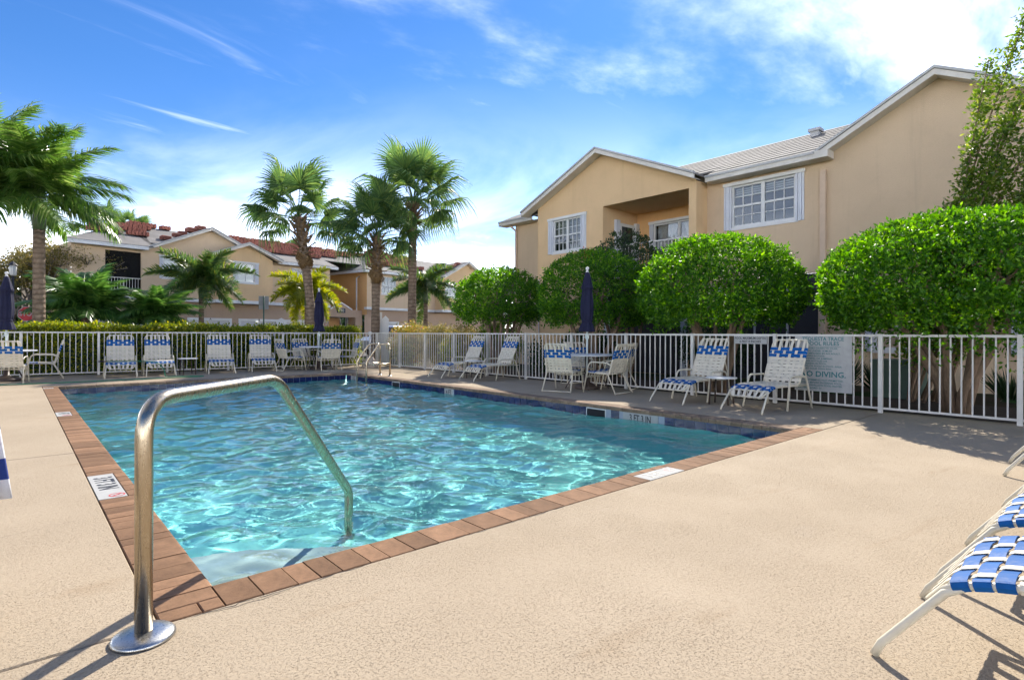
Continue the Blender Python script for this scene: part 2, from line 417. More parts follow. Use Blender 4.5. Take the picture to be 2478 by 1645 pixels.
# deck in slabs with open joints round the pool
deck = struct(place('pool_deck', None))
J = .005
def slab(x0, x1, y0, y1):
    m = MB(); e = .006
    m.add([(x0 + J, y0 + J, -.12), (x1 - J, y0 + J, -.12), (x1 - J, y1 - J, -.12), (x0 + J, y1 - J, -.12),
           (x0 + J, y0 + J, -e), (x1 - J, y0 + J, -e), (x1 - J, y1 - J, -e), (x0 + J, y1 - J, -e),
           (x0 + J + e, y0 + J + e, 0), (x1 - J - e, y0 + J + e, 0), (x1 - J - e, y1 - J - e, 0), (x0 + J + e, y1 - J - e, 0)],
          [(3, 2, 1, 0)] + [(i, (i + 1) % 4, (i + 1) % 4 + 4, i + 4) for i in range(4)] + [(i + 4, (i + 1) % 4 + 4, (i + 1) % 4 + 8, i + 8) for i in range(4)] + [(8, 9, 10, 11)])
    m.obj('slab', 'deck_stipple', deck)
slab(-8, 9.05, -8, OY0)
slab(-8, OX0, OY0, 6.3); slab(-8, OX0, 6.3, OY1)
slab(-8, 9.05, OY1, 18.2)
slab(OX1, 9.05, OY0, 8.6); slab(OX1, 9.05, 8.6, OY1)
jm = MB()
for a in ((-8, OX0, -8, 18.2), (OX1, 9.05, -8, 18.2), (OX0, OX1, -8, OY0), (OX0, OX1, OY1, 18.2)): rect_sheet(jm, *a, -.03)
jm.obj('joint_filler', 'joint_dark', deck)

rc = random.Random(17)
def crack(pts, w):
    m = MB(); pv = []
    for k in range(len(pts) - 1):
        (x0, y0), (x1, y1) = pts[k], pts[k + 1]; n = max(2, int(math.hypot(x1 - x0, y1 - y0) / .03))
        for q in range(n): f = q / n; pv.append((x0 + (x1 - x0) * f + rc.gauss(0, .003), y0 + (y1 - y0) * f + rc.gauss(0, .004)))
    vs = []
    for k, (x, y) in enumerate(pv):
        ww = w * rc.uniform(.15, 1.0) * min(1, k / 4, (len(pv) - 1 - k) / 4); vs += [(x, y - ww / 2, .0009), (x, y + ww / 2, .0009)]
    m.add(vs, [(2 * k, 2 * k + 2, 2 * k + 3, 2 * k + 1) for k in range(len(pv) - 1)]); m.obj('crack', 'joint_dark', deck)
crack([(.44, OY0 - .008), (.62, OY0 - .022), (.95, OY0 - .020), (1.3, OY0 - .012)], .008); crack([(.52, OY0 - .030), (.75, OY0 - .040), (.9, OY0 - .034)], .006)
crack([(1.55, OY0 - .010), (2.1, OY0 - .018), (2.7, OY0 - .010)], .006); crack([(-1.2, 3.9), (-.6, 4.02), (-.1, 3.95), (.35, 4.05)], .003)

# pool basin
pool = struct(place('swimming_pool', None))
D0, D1 = -1.0, -1.6                                # shallow near end, deep far end
def fz(y): return D0 if y < 5 else (D0 + (D1 - D0) * min(1, (y - 5) / 6))
b = MB()
ys = [PY0, 5, 6.5, 8, 9.5, 11, PY1]
wi = .012
vs = []; 
for y in ys: vs += [(PX0 - wi, y, fz(y)), (PX1 + wi, y, fz(y))]
b.add(vs, [(2 * i, 2 * i + 1, 2 * i + 3, 2 * i + 2) for i in range(len(ys) - 1)])
for i in range(len(ys) - 1):
    y0, y1 = ys[i], ys[i + 1]
    b.add([(PX0 - wi, y0, fz(y0)), (PX0 - wi, y1, fz(y1)), (PX0 - wi, y1, -.055), (PX0 - wi, y0, -.055)], [(0, 1, 2, 3)])
    b.add([(PX1 + wi, y0, fz(y0)), (PX1 + wi, y1, fz(y1)), (PX1 + wi, y1, -.055), (PX1 + wi, y0, -.055)], [(3, 2, 1, 0)])
b.add([(PX0 - wi, PY0 - wi, D0), (PX1 + wi, PY0 - wi, D0), (PX1 + wi, PY0 - wi, -.055), (PX0 - wi, PY0 - wi, -.055)], [(0, 1, 2, 3)])
b.add([(PX0 - wi, PY1 + wi, D1), (PX1 + wi, PY1 + wi, D1), (PX1 + wi, PY1 + wi, -.055), (PX0 - wi, PY1 + wi, -.055)], [(3, 2, 1, 0)])
b.add([(PX0 - wi, PY0 - wi, D0), (PX1 + wi, PY0 - wi, D0), (PX1 + wi, PY0, D0), (PX0 - wi, PY0, D0)], [(0, 1, 2, 3)])
b.add([(PX0 - wi, PY1, D1), (PX1 + wi, PY1, D1), (PX1 + wi, PY1 + wi, D1), (PX0 - wi, PY1 + wi, D1)], [(0, 1, 2, 3)])
basin = b.obj('basin', 'pool_plaster', pool)
RECV = [basin]
for r_, z_ in ((1.05, -.34), (1.45, -.60), (1.85, -.85)):
    m = MB(); n = 20; ring = [(PX0 + r_ * math.cos(k / n * math.pi / 2), PY0 + r_ * math.sin(k / n * math.pi / 2)) for k in range(n + 1)]
    poly = [(PX0 - wi + .002, PY0 - wi + .002)] + [(max(x, PX0 - wi + .002), max(y, PY0 - wi + .002)) for x, y in ring]
    poly[1] = (poly[1][0], PY0 - wi + .002); poly[-1] = (PX0 - wi + .002, poly[-1][1])
    m.prism([(x, y, D0 - .01) for x, y in poly], (0, 0, z_ - D0 + .01))
    RECV.append(m.obj('entry_step', 'pool_step' if r_ < 1.1 else 'pool_plaster', pool))
# waterline tiles, 6-inch squares standing proud of grout
TP = .1525
tm = MB(); g_ = .007
tm.box((0, 0, 0), (.010, TP - g_, .158)); tile_me = tm.mesh('tile', 'tile_blue')
for (o, ex) in (((PX1 + .010, PY0, -.215), 1), ((PX0 - .010, PY0, -.215), 0)):
    gb = MB()
    if ex: gb.box((PX1 + .006, PY0, -.216), (PX1 + .0119, PY1, -.056))
    else: gb.box((PX0 - .0119, PY0, -.216), (PX0 - .006, PY1, -.056))
    gb.obj('grout_bed', 'grout', pool)
gb = MB(); gb.box((PX0, PY1 + .006, -.216), (PX1, PY1 + .0119, -.056)); gb.obj('grout_bed', 'grout', pool)
gb = MB(); gb.box((PX0, PY0 - .0119, -.216), (PX1, PY0 - .004, -.056)); gb.obj('tile_band', 'tile_blue', pool)
wt = MB(); wt.box((PX0 - .008, PY0, -.216), (PX0 - .002, PY1, -.056)); wt.obj('tile_band', 'tile_blue', pool)
SKIM = [(5.34, 5.72), (11.33, 11.68)]
SIGN_E = [(4.43, 5.02, '3 FT 3 IN'), (9.24, 9.54, '4 FT'), (13.52, 13.81, '5 FT')]
ny = int((PY1 - PY0) / TP)
for i in range(ny + 1):
    y = PY0 + .03 + i * TP; yc = y + TP / 2
    if y + TP > PY1: continue
    if any(a - .02 < yc < b_ + .02 for a, b_ in SKIM) or any(a - .04 < yc < b_ + .04 for a, b_, _ in SIGN_E): continue
    place('tile', tile_me, pool, (PX1, y, -.215))
for i in range(int((PX1 - PX0) / TP)):
    place('tile', tile_me, pool, (PX0 + .02 + i * TP, PY1, -.215), (0, 0, R(-90)), (-1, 1, 1))
for a, b_ in SKIM:
    m = MB(); m.box((PX1 - .002, a, -.075), (PX1 + .012, b_, -.062)); m.box((PX1 - .002, a, -.21), (PX1 + .012, a + .012, -.075)); m.box((PX1 - .002, b_ - .012, -.21), (PX1 + .012, b_, -.075))
    m.obj('skimmer_frame', 'trim_white', pool)
    m = MB(); m.box((PX1 + .001, a + .012, -.21), (PX1 + .006, b_ - .012, -.075)); m.obj('skimmer_mouth', 'dark_room', pool)
for a, b_, s_ in SIGN_E:
    m = MB(); m.box((PX1 - .001, a, -.214), (PX1 + .011, b_, -.057)); pl = m.obj('depth_tile', 'sign_white', pool)
    me = text_mesh(s_, .135, 'ink_black', squeeze=(b_ - a) / (.095 * len(s_)) if len(s_) > 6 else .72, bold=.0025)
    o = place('lettering', me, pl); o.matrix_local = basis((PX1 - .0022, (a + b_) / 2, -.132), (0, -1, 0), (0, 0, 1), (-1, 0, 0))

# coping bricks, bullnosed on the water side
coping = struct(place('coping', None))
def brick_mesh(w, mat):
    """brick of length CW (x, water side at x=CW) and width w (y)"""
    m = MB(); h = .056; L = CW + .012; r = .020; prof = [(0, -h), (0, -.004), (.004, 0)]
    for k in range(5):
        a = math.pi / 2 * (1 - k / 4); prof.append((L - r + r * math.cos(a), -r + r * math.sin(a)))
    prof += [(L - .006, -h)]
    m.prism([(x, .003, z) for x, z in prof], (0, w - .006, 0)); return m.mesh('brick', mat)
BW = {}
for mt in ('coping_brick', 'coping_weathered'):
    for w in (.10, .14, .20): BW[(mt, w)] = brick_mesh(w, mt)
rb = random.Random(3)
def lay(length, mat, xf, skip=()):
    y = 0.0
    while y < length - .03:
        s_ = next(((a, b_) for a, b_ in skip if a - .001 <= y < b_), None)
        if s_: y = s_[1]; continue
        nxt = min([a for a, b_ in skip if a > y] + [length]); room = nxt - y
        w = rb.choice((.10, .10, .14, .20, .14))
        if room < .30: w = room if room <= .20 else room / 2
        kx = min(BW, key=lambda q: abs(q[1] - w) + (0 if q[0] == mat else 9))
        o = place('brick', BW[kx], coping); sc_ = w / kx[1]
        o.matrix_world = xf @ Matrix.Translation((0, y, rb.uniform(-.0015, .0015))) @ Matrix.Diagonal((1, sc_, 1, 1))
        y += w
Mx = Matrix
# west side: local x -> +X, local y -> +Y
lay(PY1 - PY0, 'coping_brick', Mx.Translation((OX0, PY0, 0)), [(4.43 - PY0, 5.21 - PY0), (9.14 - PY0, 9.6 - PY0), (13.72 - PY0, 13.9 - PY0)])
# near side: local x -> +Y, local y -> -X  (rotate +90)
lay(PX1 - PX0, 'coping_brick', Mx.Translation((PX1, OY0, 0)) @ Mx.Rotation(R(90), 4, 'Z'), [(PX1 - 3.953, PX1 - 3.494)])
# east side: local x -> -X, local y -> -Y (rotate 180)
lay(PY1 - PY0, 'coping_weathered', Mx.Translation((OX1, PY1, 0)) @ Mx.Rotation(R(180), 4, 'Z'))
# far side: local x -> -Y, local y -> +X (rotate -90)
lay(PX1 - PX0, 'coping_weathered', Mx.Translation((PX0, OY1, 0)) @ Mx.Rotation(R(-90), 4, 'Z'))
def flat_brick(x0, x1, y0, y1, mat):
    m = MB(); e = .004
    m.add([(x0 + .002, y0 + .002, -.056), (x1 - .002, y0 + .002, -.056), (x1 - .002, y1 - .002, -.056), (x0 + .002, y1 - .002, -.056),
           (x0 + .002, y0 + .002, -e), (x1 - .002, y0 + .002, -e), (x1 - .002, y1 - .002, -e), (x0 + .002, y1 - .002, -e),
           (x0 + .006, y0 + .006, 0), (x1 - .006, y0 + .006, 0), (x1 - .006, y1 - .006, 0), (x0 + .006, y1 - .006, 0)],
          [(3, 2, 1, 0)] + [(i, (i + 1) % 4, (i + 1) % 4 + 4, i + 4) for i in range(4)] + [(i + 4, (i + 1) % 4 + 4, (i + 1) % 4 + 8, i + 8) for i in range(4)] + [(8, 9, 10, 11)])
    m.obj('brick', mat, coping)
for (cx, cy, mt) in ((OX0, OY0, 'coping_brick'), (PX1, OY0, 'coping_brick'), (OX0, PY1, 'coping_weathered'), (PX1, PY1, 'coping_weathered')):
    h_ = CW / 2 + .01
    flat_brick(cx, cx + h_ + .02, cy, cy + .10, mt); flat_brick(cx + h_ + .02, cx + CW, cy, cy + .10, mt); flat_brick(cx, cx + CW, cy + .10, cy + CW, mt)
# depth plates let into the coping
def coping_plate(x0, x1, y0, y1, body, ang, szz, at_t, nodive, nd_r, sq=.62):
    m = MB(); m.box((x0, y0, -.05), (x1, y1, .0005)); pl = m.obj('depth_plate', 'sign_white', coping)
    o = place('lettering', text_mesh(body, szz, 'ink_black', squeeze=sq, bold=.0035), pl, (at_t[0], at_t[1], .0012), (0, 0, ang))
    if nodive:
        m = MB(); cx, cy = nodive; n = 24
        def ringp(r): return [(cx + r * math.cos(2 * math.pi * k / n), cy + r * math.sin(2 * math.pi * k / n), .0016) for k in range(n)]
        a, b2 = ringp(nd_r), ringp(nd_r * .82); m.add(a + b2, [(k, (k + 1) % n, n + (k + 1) % n, n + k) for k in range(n)])
        d = nd_r * .62; q = nd_r * .09
        m.add([(cx - d - q, cy - d + q, .0018), (cx - d + q, cy - d - q, .0018), (cx + d + q, cy + d - q, .0018), (cx + d - q, cy + d + q, .0018)], [(0, 1, 2, 3)])
        m.obj('no_diving_mark', 'ink_red', pl)
        m = MB(); m.box((cx - d * .6, cy - nd_r * .12, .0008), (cx + d * .5, cy + nd_r * .05, .0014)); m.obj('diver_mark', 'ink_black', pl)
coping_plate(OX0 + .002, OX0 + .155, 4.435, 5.205, '3 FT 3 IN', R(-90), .155, (OX0 + .078, 4.90), (OX0 + .105, 4.505), .046, .68)
coping_plate(OX0 + .002, OX0 + .155, 9.145, 9.595, '4 FT', R(-90), .155, (OX0 + .078, 9.42), (OX0 + .10, 9.21), .045)
coping_plate(OX0 + .002, OX0 + .155, 13.725, 13.895, '5', R(-90), .15, (OX0 + .078, 13.81), None, .045)
coping_plate(3.497, 3.95, OY0 + .002, OY0 + .155, '3 FT', 0, .155, (3.66, OY0 + .078), (3.885, OY0 + .10), .045)
for (x0, x1, y0, y1, lw) in ((OX0 + .157, PX0 - .002, 4.435, 5.205, 0), (OX0 + .157, PX0 - .002, 9.145, 9.595, 0), (OX0 + .157, PX0 - .002, 13.725, 13.895, 0)):
    n = max(1, round((y1 - y0) / .15)); s_ = (y1 - y0) / n
    for k in range(n): flat_brick(x0, PX0 + .01, y0 + k * s_, y0 + (k + 1) * s_, 'coping_brick')
for k in range(3): s_ = .453 / 3; flat_brick(3.497 + k * s_, 3.497 + (k + 1) * s_, OY0 + .157, PY0 + .01, 'coping_brick')

# water, a rippled sheet
nx, ny_ = 300, 575
xs = np.linspace(PX0 - .011, PX1 + .009, nx); yy = np.linspace(PY0 - .010, PY1 + .009, ny_)
XX, YY = np.meshgrid(xs, yy); Z = np.zeros_like(XX)
wr = np.random.default_rng(5)
for k in range(54):
    lam = .19 * (9.0 ** wr.random()); th = wr.normal(.9, .85); amp = .0019 * (lam / .5) ** .85 * wr.uniform(.5, 1.2)
    kx, ky = 2 * math.pi / lam * math.cos(th), 2 * math.pi / lam * math.sin(th)
    ph = wr.uniform(0, 6.28); warp = .25 * np.sin(XX * wr.uniform(.5, 1.6) + wr.uniform(0, 6)) + .25 * np.sin(YY * wr.uniform(.4, 1.4) + wr.uniform(0, 6))
    s_ = np.sin(kx * XX + ky * YY + ph + warp * 2.2); Z += amp * (s_ + .35 * (s_ ** 2 - .5))
Z = WZ + Z * WAVE
me = bpy.data.meshes.new('pool_water'); nv = nx * ny_
me.vertices.add(nv); me.vertices.foreach_set('co', np.stack([XX, YY, Z], -1).reshape(-1).astype(np.float32))
ii, jj = np.meshgrid(np.arange(nx - 1), np.arange(ny_ - 1)); q = (jj * nx + ii).reshape(-1)
fc = np.stack([q, q + 1, q + nx + 1, q + nx], -1).reshape(-1)
me.loops.add(len(fc)); me.loops.foreach_set('vertex_index', fc.astype(np.int32))
me.polygons.add(len(q)); me.polygons.foreach_set('loop_start', (np.arange(len(q)) * 4).astype(np.int32))
me.update(); me.polygons.foreach_set('use_smooth', [True] * len(q)); me.validate(); me.materials.append(MATS['pool_water'])
water = struct(place('water', me))
water.cycles.is_caustics_caster = True
for o in RECV: o.cycles.is_caustics_receiver = True

# ================================================================== FENCES
FH = 1.075
def fence(label, a, b, nbay, sub):
    a = Vector(a); b = Vector(b); L = (b - a).length; ang = math.atan2(b.y - a.y, b.x - a.x)
    f = thing('pool_fence', label, 'fence', (a.x, a.y, 0), ang, 'white picket fences round the pool deck')
    bay = L / nbay
    pm = MB(); pm.box((-.026, -.026, 0), (.026, .026, FH - .012)); pm.box((-.03, -.03, FH - .0118), (.03, .03, FH + .004)); post = pm.mesh('post', 'fence_white')
    km = MB(); km.box((-.008, -.008, .078), (.008, .008, FH - .034)); pick = km.mesh('picket', 'fence_white')
    rm = MB(); rm.box((.0265, -.014, FH - .034), (bay - .0265, .014, FH - .002)); rail = rm.mesh('top_rail', 'fence_white')
    rm = MB(); rm.box((.0265, -.013, .050), (bay - .0265, .013, .078)); rail2 = rm.mesh('bottom_rail', 'fence_white')
    for i in range(nbay + 1):
        place('post', post, f, (i * bay, 0, 0))
        if i == nbay: break
        place('top_rail', rail, f, (i * bay, 0, 0)); place('bottom_rail', rail2, f, (i * bay, 0, 0))
        for k in range(sub): place('picket', pick, f, (i * bay + bay * (k + 1) / (sub + 1), 0, 0))
    return f
fence('white metal picket fence in front of the clipped hedge', (-1.35, 17.62), (8.9, 16.75), 7, 12)
fence('long white metal picket fence under the round clipped trees', (8.9, 16.69), (8.9, -.45), 12, 12)

# ================================================================== STRAP FURNITURE
def cross_strap(W, ncols, colw, phase, zt=.0165, d=.0035, w=.046):
    """strap across the frame, woven over and under the lengthwise straps"""
    pts = [(0, -W / 2 + .018, -.014), (0, -W / 2 - .010, -.014), (0, -W / 2 - .0165, 0), (0, -W / 2 - .009, .0135), (0, -W / 2, zt)]
    cs = [(-W / 2) + W * (k + .5) / ncols for k in range(ncols)]
    for k, c in enumerate(cs):
        z = zt + (d if (k + phase) % 2 == 0 else -d)
        pts += [(0, c - colw * .42, z), (0, c + colw * .42, z)]
    pts += [(0, W / 2, zt), (0, W / 2 + .009, .0135), (0, W / 2 + .0165, 0), (0, W / 2 + .010, -.014), (0, W / 2 - .018, -.014)]
    m = MB(); m.ribbon(pts, (1, 0, 0), w, .0028); return m
TR = .0135
def make_lounge():
    root = thing('chaise_lounge', 'strap chaise', 'chaise lounge', group='vinyl strap chaise lounges')
    W = .56; hw = W / 2
    x0, xh, zs = .19, 1.02, .345                    # foot end, hinge, seat rail height
    bx, bz = xh + .27, .985                          # top of the backrest
    def zx(x): return zs - .060 * max(0.0, (.46 - x) / .27) ** 2
    # seat frame, falling away towards the foot
    m = MB()
    for s in (-1, 1): m.tube(fillet([(x0 - .055, s * (hw - .06), .205), (x0, s * hw, zx(x0)), (.28, s * hw, zx(.28)), (.38, s * hw, zx(.38)), (.48, s * hw, zs), (xh + .22, s * hw, zs - .012)], .04), TR, 8)
    m.tube([(x0 - .055, -hw + .05, .205), (x0 - .055, hw - .05, .205)], TR * .9, 8); m.tube([(xh + .21, -hw, zs - .012), (xh + .21, hw, zs - .012)], TR * .9, 8)
    m.tube([(x0 + .01, -hw, zx(x0 + .01)), (x0 + .01, hw, zx(x0 + .01))], TR * .85, 8)
    m.obj('seat_frame', 'chair_cream', root, True)
    # backrest frame, rounded top corners
    bw = hw - .012
    def bp(s): return Vector((xh + (bx - xh) * s, 0, zs + .012 + (bz - zs - .012) * s))
    m = MB(); a, c = bp(0), bp(1)
    m.tube(fillet([(a.x, -bw, a.z), (c.x, -bw, c.z), (c.x, bw, c.z), (a.x, bw, a.z)], .10, 6), TR, 8)
    m.tube([(a.x, -bw, a.z), (a.x, bw, a.z)], TR * .9, 8); m.obj('back_frame', 'chair_cream', root, True)
    # prop behind the backrest
    m = MB(); q = bp(.55); m.tube(fillet([(q.x + .01, -bw + .03, q.z), (xh + .30, -bw + .03, .33), (xh + .30, bw - .03, .33), (q.x + .01, bw - .03, q.z)], .05), .008, 6); m.obj('back_prop', 'chair_cream', root, True)
    for s in (-1, 1):
        m = MB(); m.tube([(0, s * (hw + .03), .004), (.02, s * (hw + .028), .05), (x0 - .005, s * (hw + .004), zx(x0) - .02), (x0 + .06, s * (hw + .002), zx(x0 + .06) - .004)], [.0135, .0135, .0135, .010], 8)
        m.obj('leg', 'chair_cream', root, True)
        m = MB(); y0 = s * (hw + .055); y1 = s * (hw + .03)
        m.tube(fillet([(.58, y0, .004), (.70, y1, .474), (1.13, y1, .468), (1.25, y0, .004)], [.08, .08], 6), .0145, 8); m.obj('arm', 'chair_cream', root, True)
    # straps across the seat
    nc = 6; cw = .050; meA = {}
    for ph in (0, 1):
        for bl in (0, 1): meA[(ph, bl)] = cross_strap(W, nc, cw, ph).mesh('strap', 'strap_blue' if bl else 'strap_cream')
    pitch = .0535; ns = int((xh - x0 - .07) / pitch); xs_ = [x0 + .035 + i * pitch for i in range(ns)]
    for i, x in enumerate(xs_): place('strap', meA[(i % 2, 1 if i < 3 else 0)], root, (x, 0, zx(x)), (0, -math.atan2(zx(x + .02) - zx(x - .02), .04), 0))
    # straps across the backrest
    Lb = (bp(1) - bp(0)).length; dirb = (bp(1) - bp(0)).normalized(); angb = -math.atan2(dirb.z, dirb.x)
    meB = {}
    for ph in (0, 1):
        for bl in (0, 1): meB[(ph, bl)] = cross_strap(2 * bw, nc, cw, ph).mesh('strap', 'strap_blue' if bl else 'strap_cream')
    nb_ = int((Lb - .14) / pitch); sb = [.05 + i * pitch for i in range(nb_)]
    nbk = len(sb)
    for i, s0 in enumerate(sb):
        p = bp(0) + dirb * s0; bl = 1 if i >= nbk - 3 else 0
        place('strap', meB[(i % 2, bl)], root, p, (0, angb, 0))
    # lengthwise straps: seat with the drop over the foot bar, and backrest
    nback = Vector((-dirb.z, 0, dirb.x))
    for k in range(nc):
        y = -hw + W * (k + .5) / nc
        seq = [(xh - .02, None)] + [(x, (i + k) % 2) for i, x in reversed(list(enumerate(xs_)))]
        pts = []
        for s0, mode in seq:
            off = 0 if mode is None else (-.0035 if mode == 0 else .0035)
            for dx in ((0,) if mode is None else (.018, -.018)): pts.append(Vector((s0 + dx, y, zx(s0 + dx) + .0165 + off)))
        yy_ = y * .86
        pts += [Vector((x0 + .005, y, zx(x0) + .016)), Vector((x0 - .010, y * .97, zx(x0) + .002)), Vector((x0 - .040, yy_ * 1.05, .245)), Vector((x0 - .070, yy_, .205)), Vector((x0 - .055, yy_, .190)), Vector((x0 - .038, yy_, .206))]
        m = MB(); m.ribbon(pts, (0, 1, 0), cw * .78, .0028); m.obj('strap', 'strap_cream', root)
        yb = -bw + 2 * bw * (k + .5) / nc; pts = [bp(0) + Vector((0, yb, 0)) + nback * -.012, bp(0) + Vector((0, yb, 0)) + nback * .014]
        for i, s0 in enumerate(sb):
            off = -.0035 if (i + k) % 2 == 0 else .0035
            for dx in (-.018, .018): pts.append(bp(0) + dirb * (s0 + dx) + Vector((0, yb, 0)) + nback * (.0165 + off))
        e = bp(1) + Vector((0, yb, 0)); pts += [e + nback * .0155 - dirb * .02, e + nback * .013 + dirb * .009, e + dirb * .017, e - nback * .013 + dirb * .009, e - nback * .014 - dirb * .04]
        m = MB(); m.ribbon(pts, (0, 1, 0), cw * (.78 if 0 < k < nc - 1 else .65), .0028); m.obj('strap', 'strap_cream', root)
    return root

def make_chair():
    root = thing('patio_chair', 'strap chair', 'chair', group='vinyl strap armchairs')
    W = .50; hw = W / 2; zs = .37
    m = MB(); m.tube(fillet([(.04, -hw, zs - .02), (.50, -hw, zs), (.525, -hw, zs - .09), (.525, hw, zs - .09), (.50, hw, zs), (.04, hw, zs - .02)], .05), .0125, 8)
    m.tube([(.04, -hw, zs - .02), (.04, hw, zs - .02)], .011, 8); m.obj('seat_frame', 'chair_cream', root, True)
    bx, bz, ax, az = -.13, .875, .03, zs - .03
    d = (Vector((bx, 0, bz)) - Vector((ax, 0, az))); Lb = d.length; dirb = d.normalized(); nback = Vector((dirb.z, 0, -dirb.x))
    def bp(s): return Vector((ax, 0, az)) + dirb * s
    m = MB(); c = bp(Lb); a = bp(0)
    m.tube(fillet([(a.x, -hw + .012, a.z), (c.x, -hw + .012, c.z), (c.x, hw - .012, c.z), (a.x, hw - .012, a.z)], .085, 6), .0125, 8); m.obj('back_frame', 'chair_cream', root, True)
    for s in (-1, 1):
        m = MB(); y = s * (hw + .022)
        m.tube(fillet([(.56, s * (hw + .03), .004), (.44, y, .56), (.06, y, .55), (-.045, s * (hw + .005), .50)], [.10, .05], 6), .0135, 8); m.obj('arm', 'chair_cream', root, True)
        m = MB(); m.tube([(-.13, s * (hw + .03), .004), (.045, s * (hw + .006), zs - .03), (.06, s * (hw + .004), zs + .03)], .0125, 8); m.obj('leg', 'chair_cream', root, True)
    m = MB(); m.tube([(-.125, -hw - .03, .016), (-.125, hw + .03, .016)], .010, 8); m.obj('stretcher', 'chair_cream', root, True)
    nc = 6; cw = .046; meS = {}
    for ph in (0, 1):
        for bl in (0, 1): meS[(ph, bl)] = cross_strap(W - .012, nc, cw, ph).mesh('strap', 'strap_blue' if bl else 'strap_cream')
    pitch = .0535
    xs_ = [.075 + i * pitch for i in range(8)]
    for i, x in enumerate(xs_): place('strap', meS[(i % 2, 1 if i >= 5 else 0)], root, (x, 0, zs - .018 + .02 * (x / .5)))
    nbk = int((Lb - .13) / pitch); sb = [.05 + i * pitch for i in range(nbk)]
    for i, s0 in enumerate(sb):
        place('strap', meS[(i % 2, 1 if i >= nbk - 3 else 0)], root, bp(s0), (0, math.atan2(dirb.z, -dirb.x), 0))
    for k in range(nc):
        y = -(W / 2 - .006) + (W - .012) * (k + .5) / nc; pts = [Vector((.04, y, zs - .004))]
        for i, x in enumerate(xs_):
            off = -.0035 if (i + k) % 2 == 0 else .0035
            for dx in (-.018, .018): pts.append(Vector((x + dx, y, zs - .018 + .02 * (x / .5) + .0165 + off)))
        pts += [Vector((.515, y, zs + .014)), Vector((.530, y, zs - .01)), Vector((.540, y, zs - .088)), Vector((.526, y, zs - .106)), Vector((.508, y, zs - .09))]
        m = MB(); m.ribbon(pts, (0, 1, 0), cw * .78, .0028); m.obj('strap', 'strap_cream', root)
        pts = [bp(0) + Vector((0, y, 0)) + nback * .014]
        for i, s0 in enumerate(sb):
            off = -.0035 if (i + k) % 2 == 0 else .0035
            for dx in (-.018, .018): pts.append(bp(s0 + dx) + Vector((0, y * .97, 0)) + nback * (.0165 + off))
        e = bp(Lb) + Vector((0, y * .95, 0)); pts += [e + nback * .0155 - dirb * .02, e + nback * .013 + dirb * .009, e + dirb * .017, e - nback * .013 + dirb * .009, e - nback * .014 - dirb * .04]
        m = MB(); m.ribbon(pts, (0, 1, 0), cw * (.78 if 0 < k < nc - 1 else .62), .0028); m.obj('strap', 'strap_cream', root)
    return root

lounge0 = make_lounge(); chair0 = make_chair(); _used = set()
def put(root, loc, ang, label):
    loc = (loc[0], loc[1], 0)
    if root.name not in _used:
        _used.add(root.name); root.location = loc; root.rotation_euler = (0, 0, R(ang)); root['label'] = label; return root
    return dup(root, loc, R(ang), label)
# local +x of a lounge runs from foot to head
put(lounge0, (7.46, 3.68), -6.5, 'blue and cream strap chaise in front of the pool rules sign')
put(lounge0, (7.52, 4.90), -5, 'blue and cream strap chaise under the small pool depth sign')
put(lounge0, (7.47, 11.20), -4, 'strap chaise beside the fence, closer to the pool ladder of its pair')
put(lounge0, (7.56, 10.07), -6, 'strap chaise beside the fence, closer to the umbrella table of its pair')
put(lounge0, (1.86, 15.80), 84, 'strap chaise with a green hose lying over its seat')
put(lounge0, (2.68, 15.86), 85, 'strap chaise between the hose chaise and the small dark-legged side table')
put(lounge0, (4.02, 15.80), 80, 'strap chaise with the small side table on its hose side')
put(lounge0, (5.08, 15.84), 78, 'strap chaise at the end of the hedge row by the umbrella table')
put(lounge0, (2.47, .60), -90, 'strap chaise with blue foot straps standing on the sunny open deck')
put(lounge0, (3.33, .60), -90, 'strap chaise drawn up close beside another on the open deck')
put(lounge0, (4.28, .58), -90, 'third strap chaise in the row on the open deck')
put(lounge0, (5.95, .73), -86, 'strap chaise set apart at the end of the open deck row')

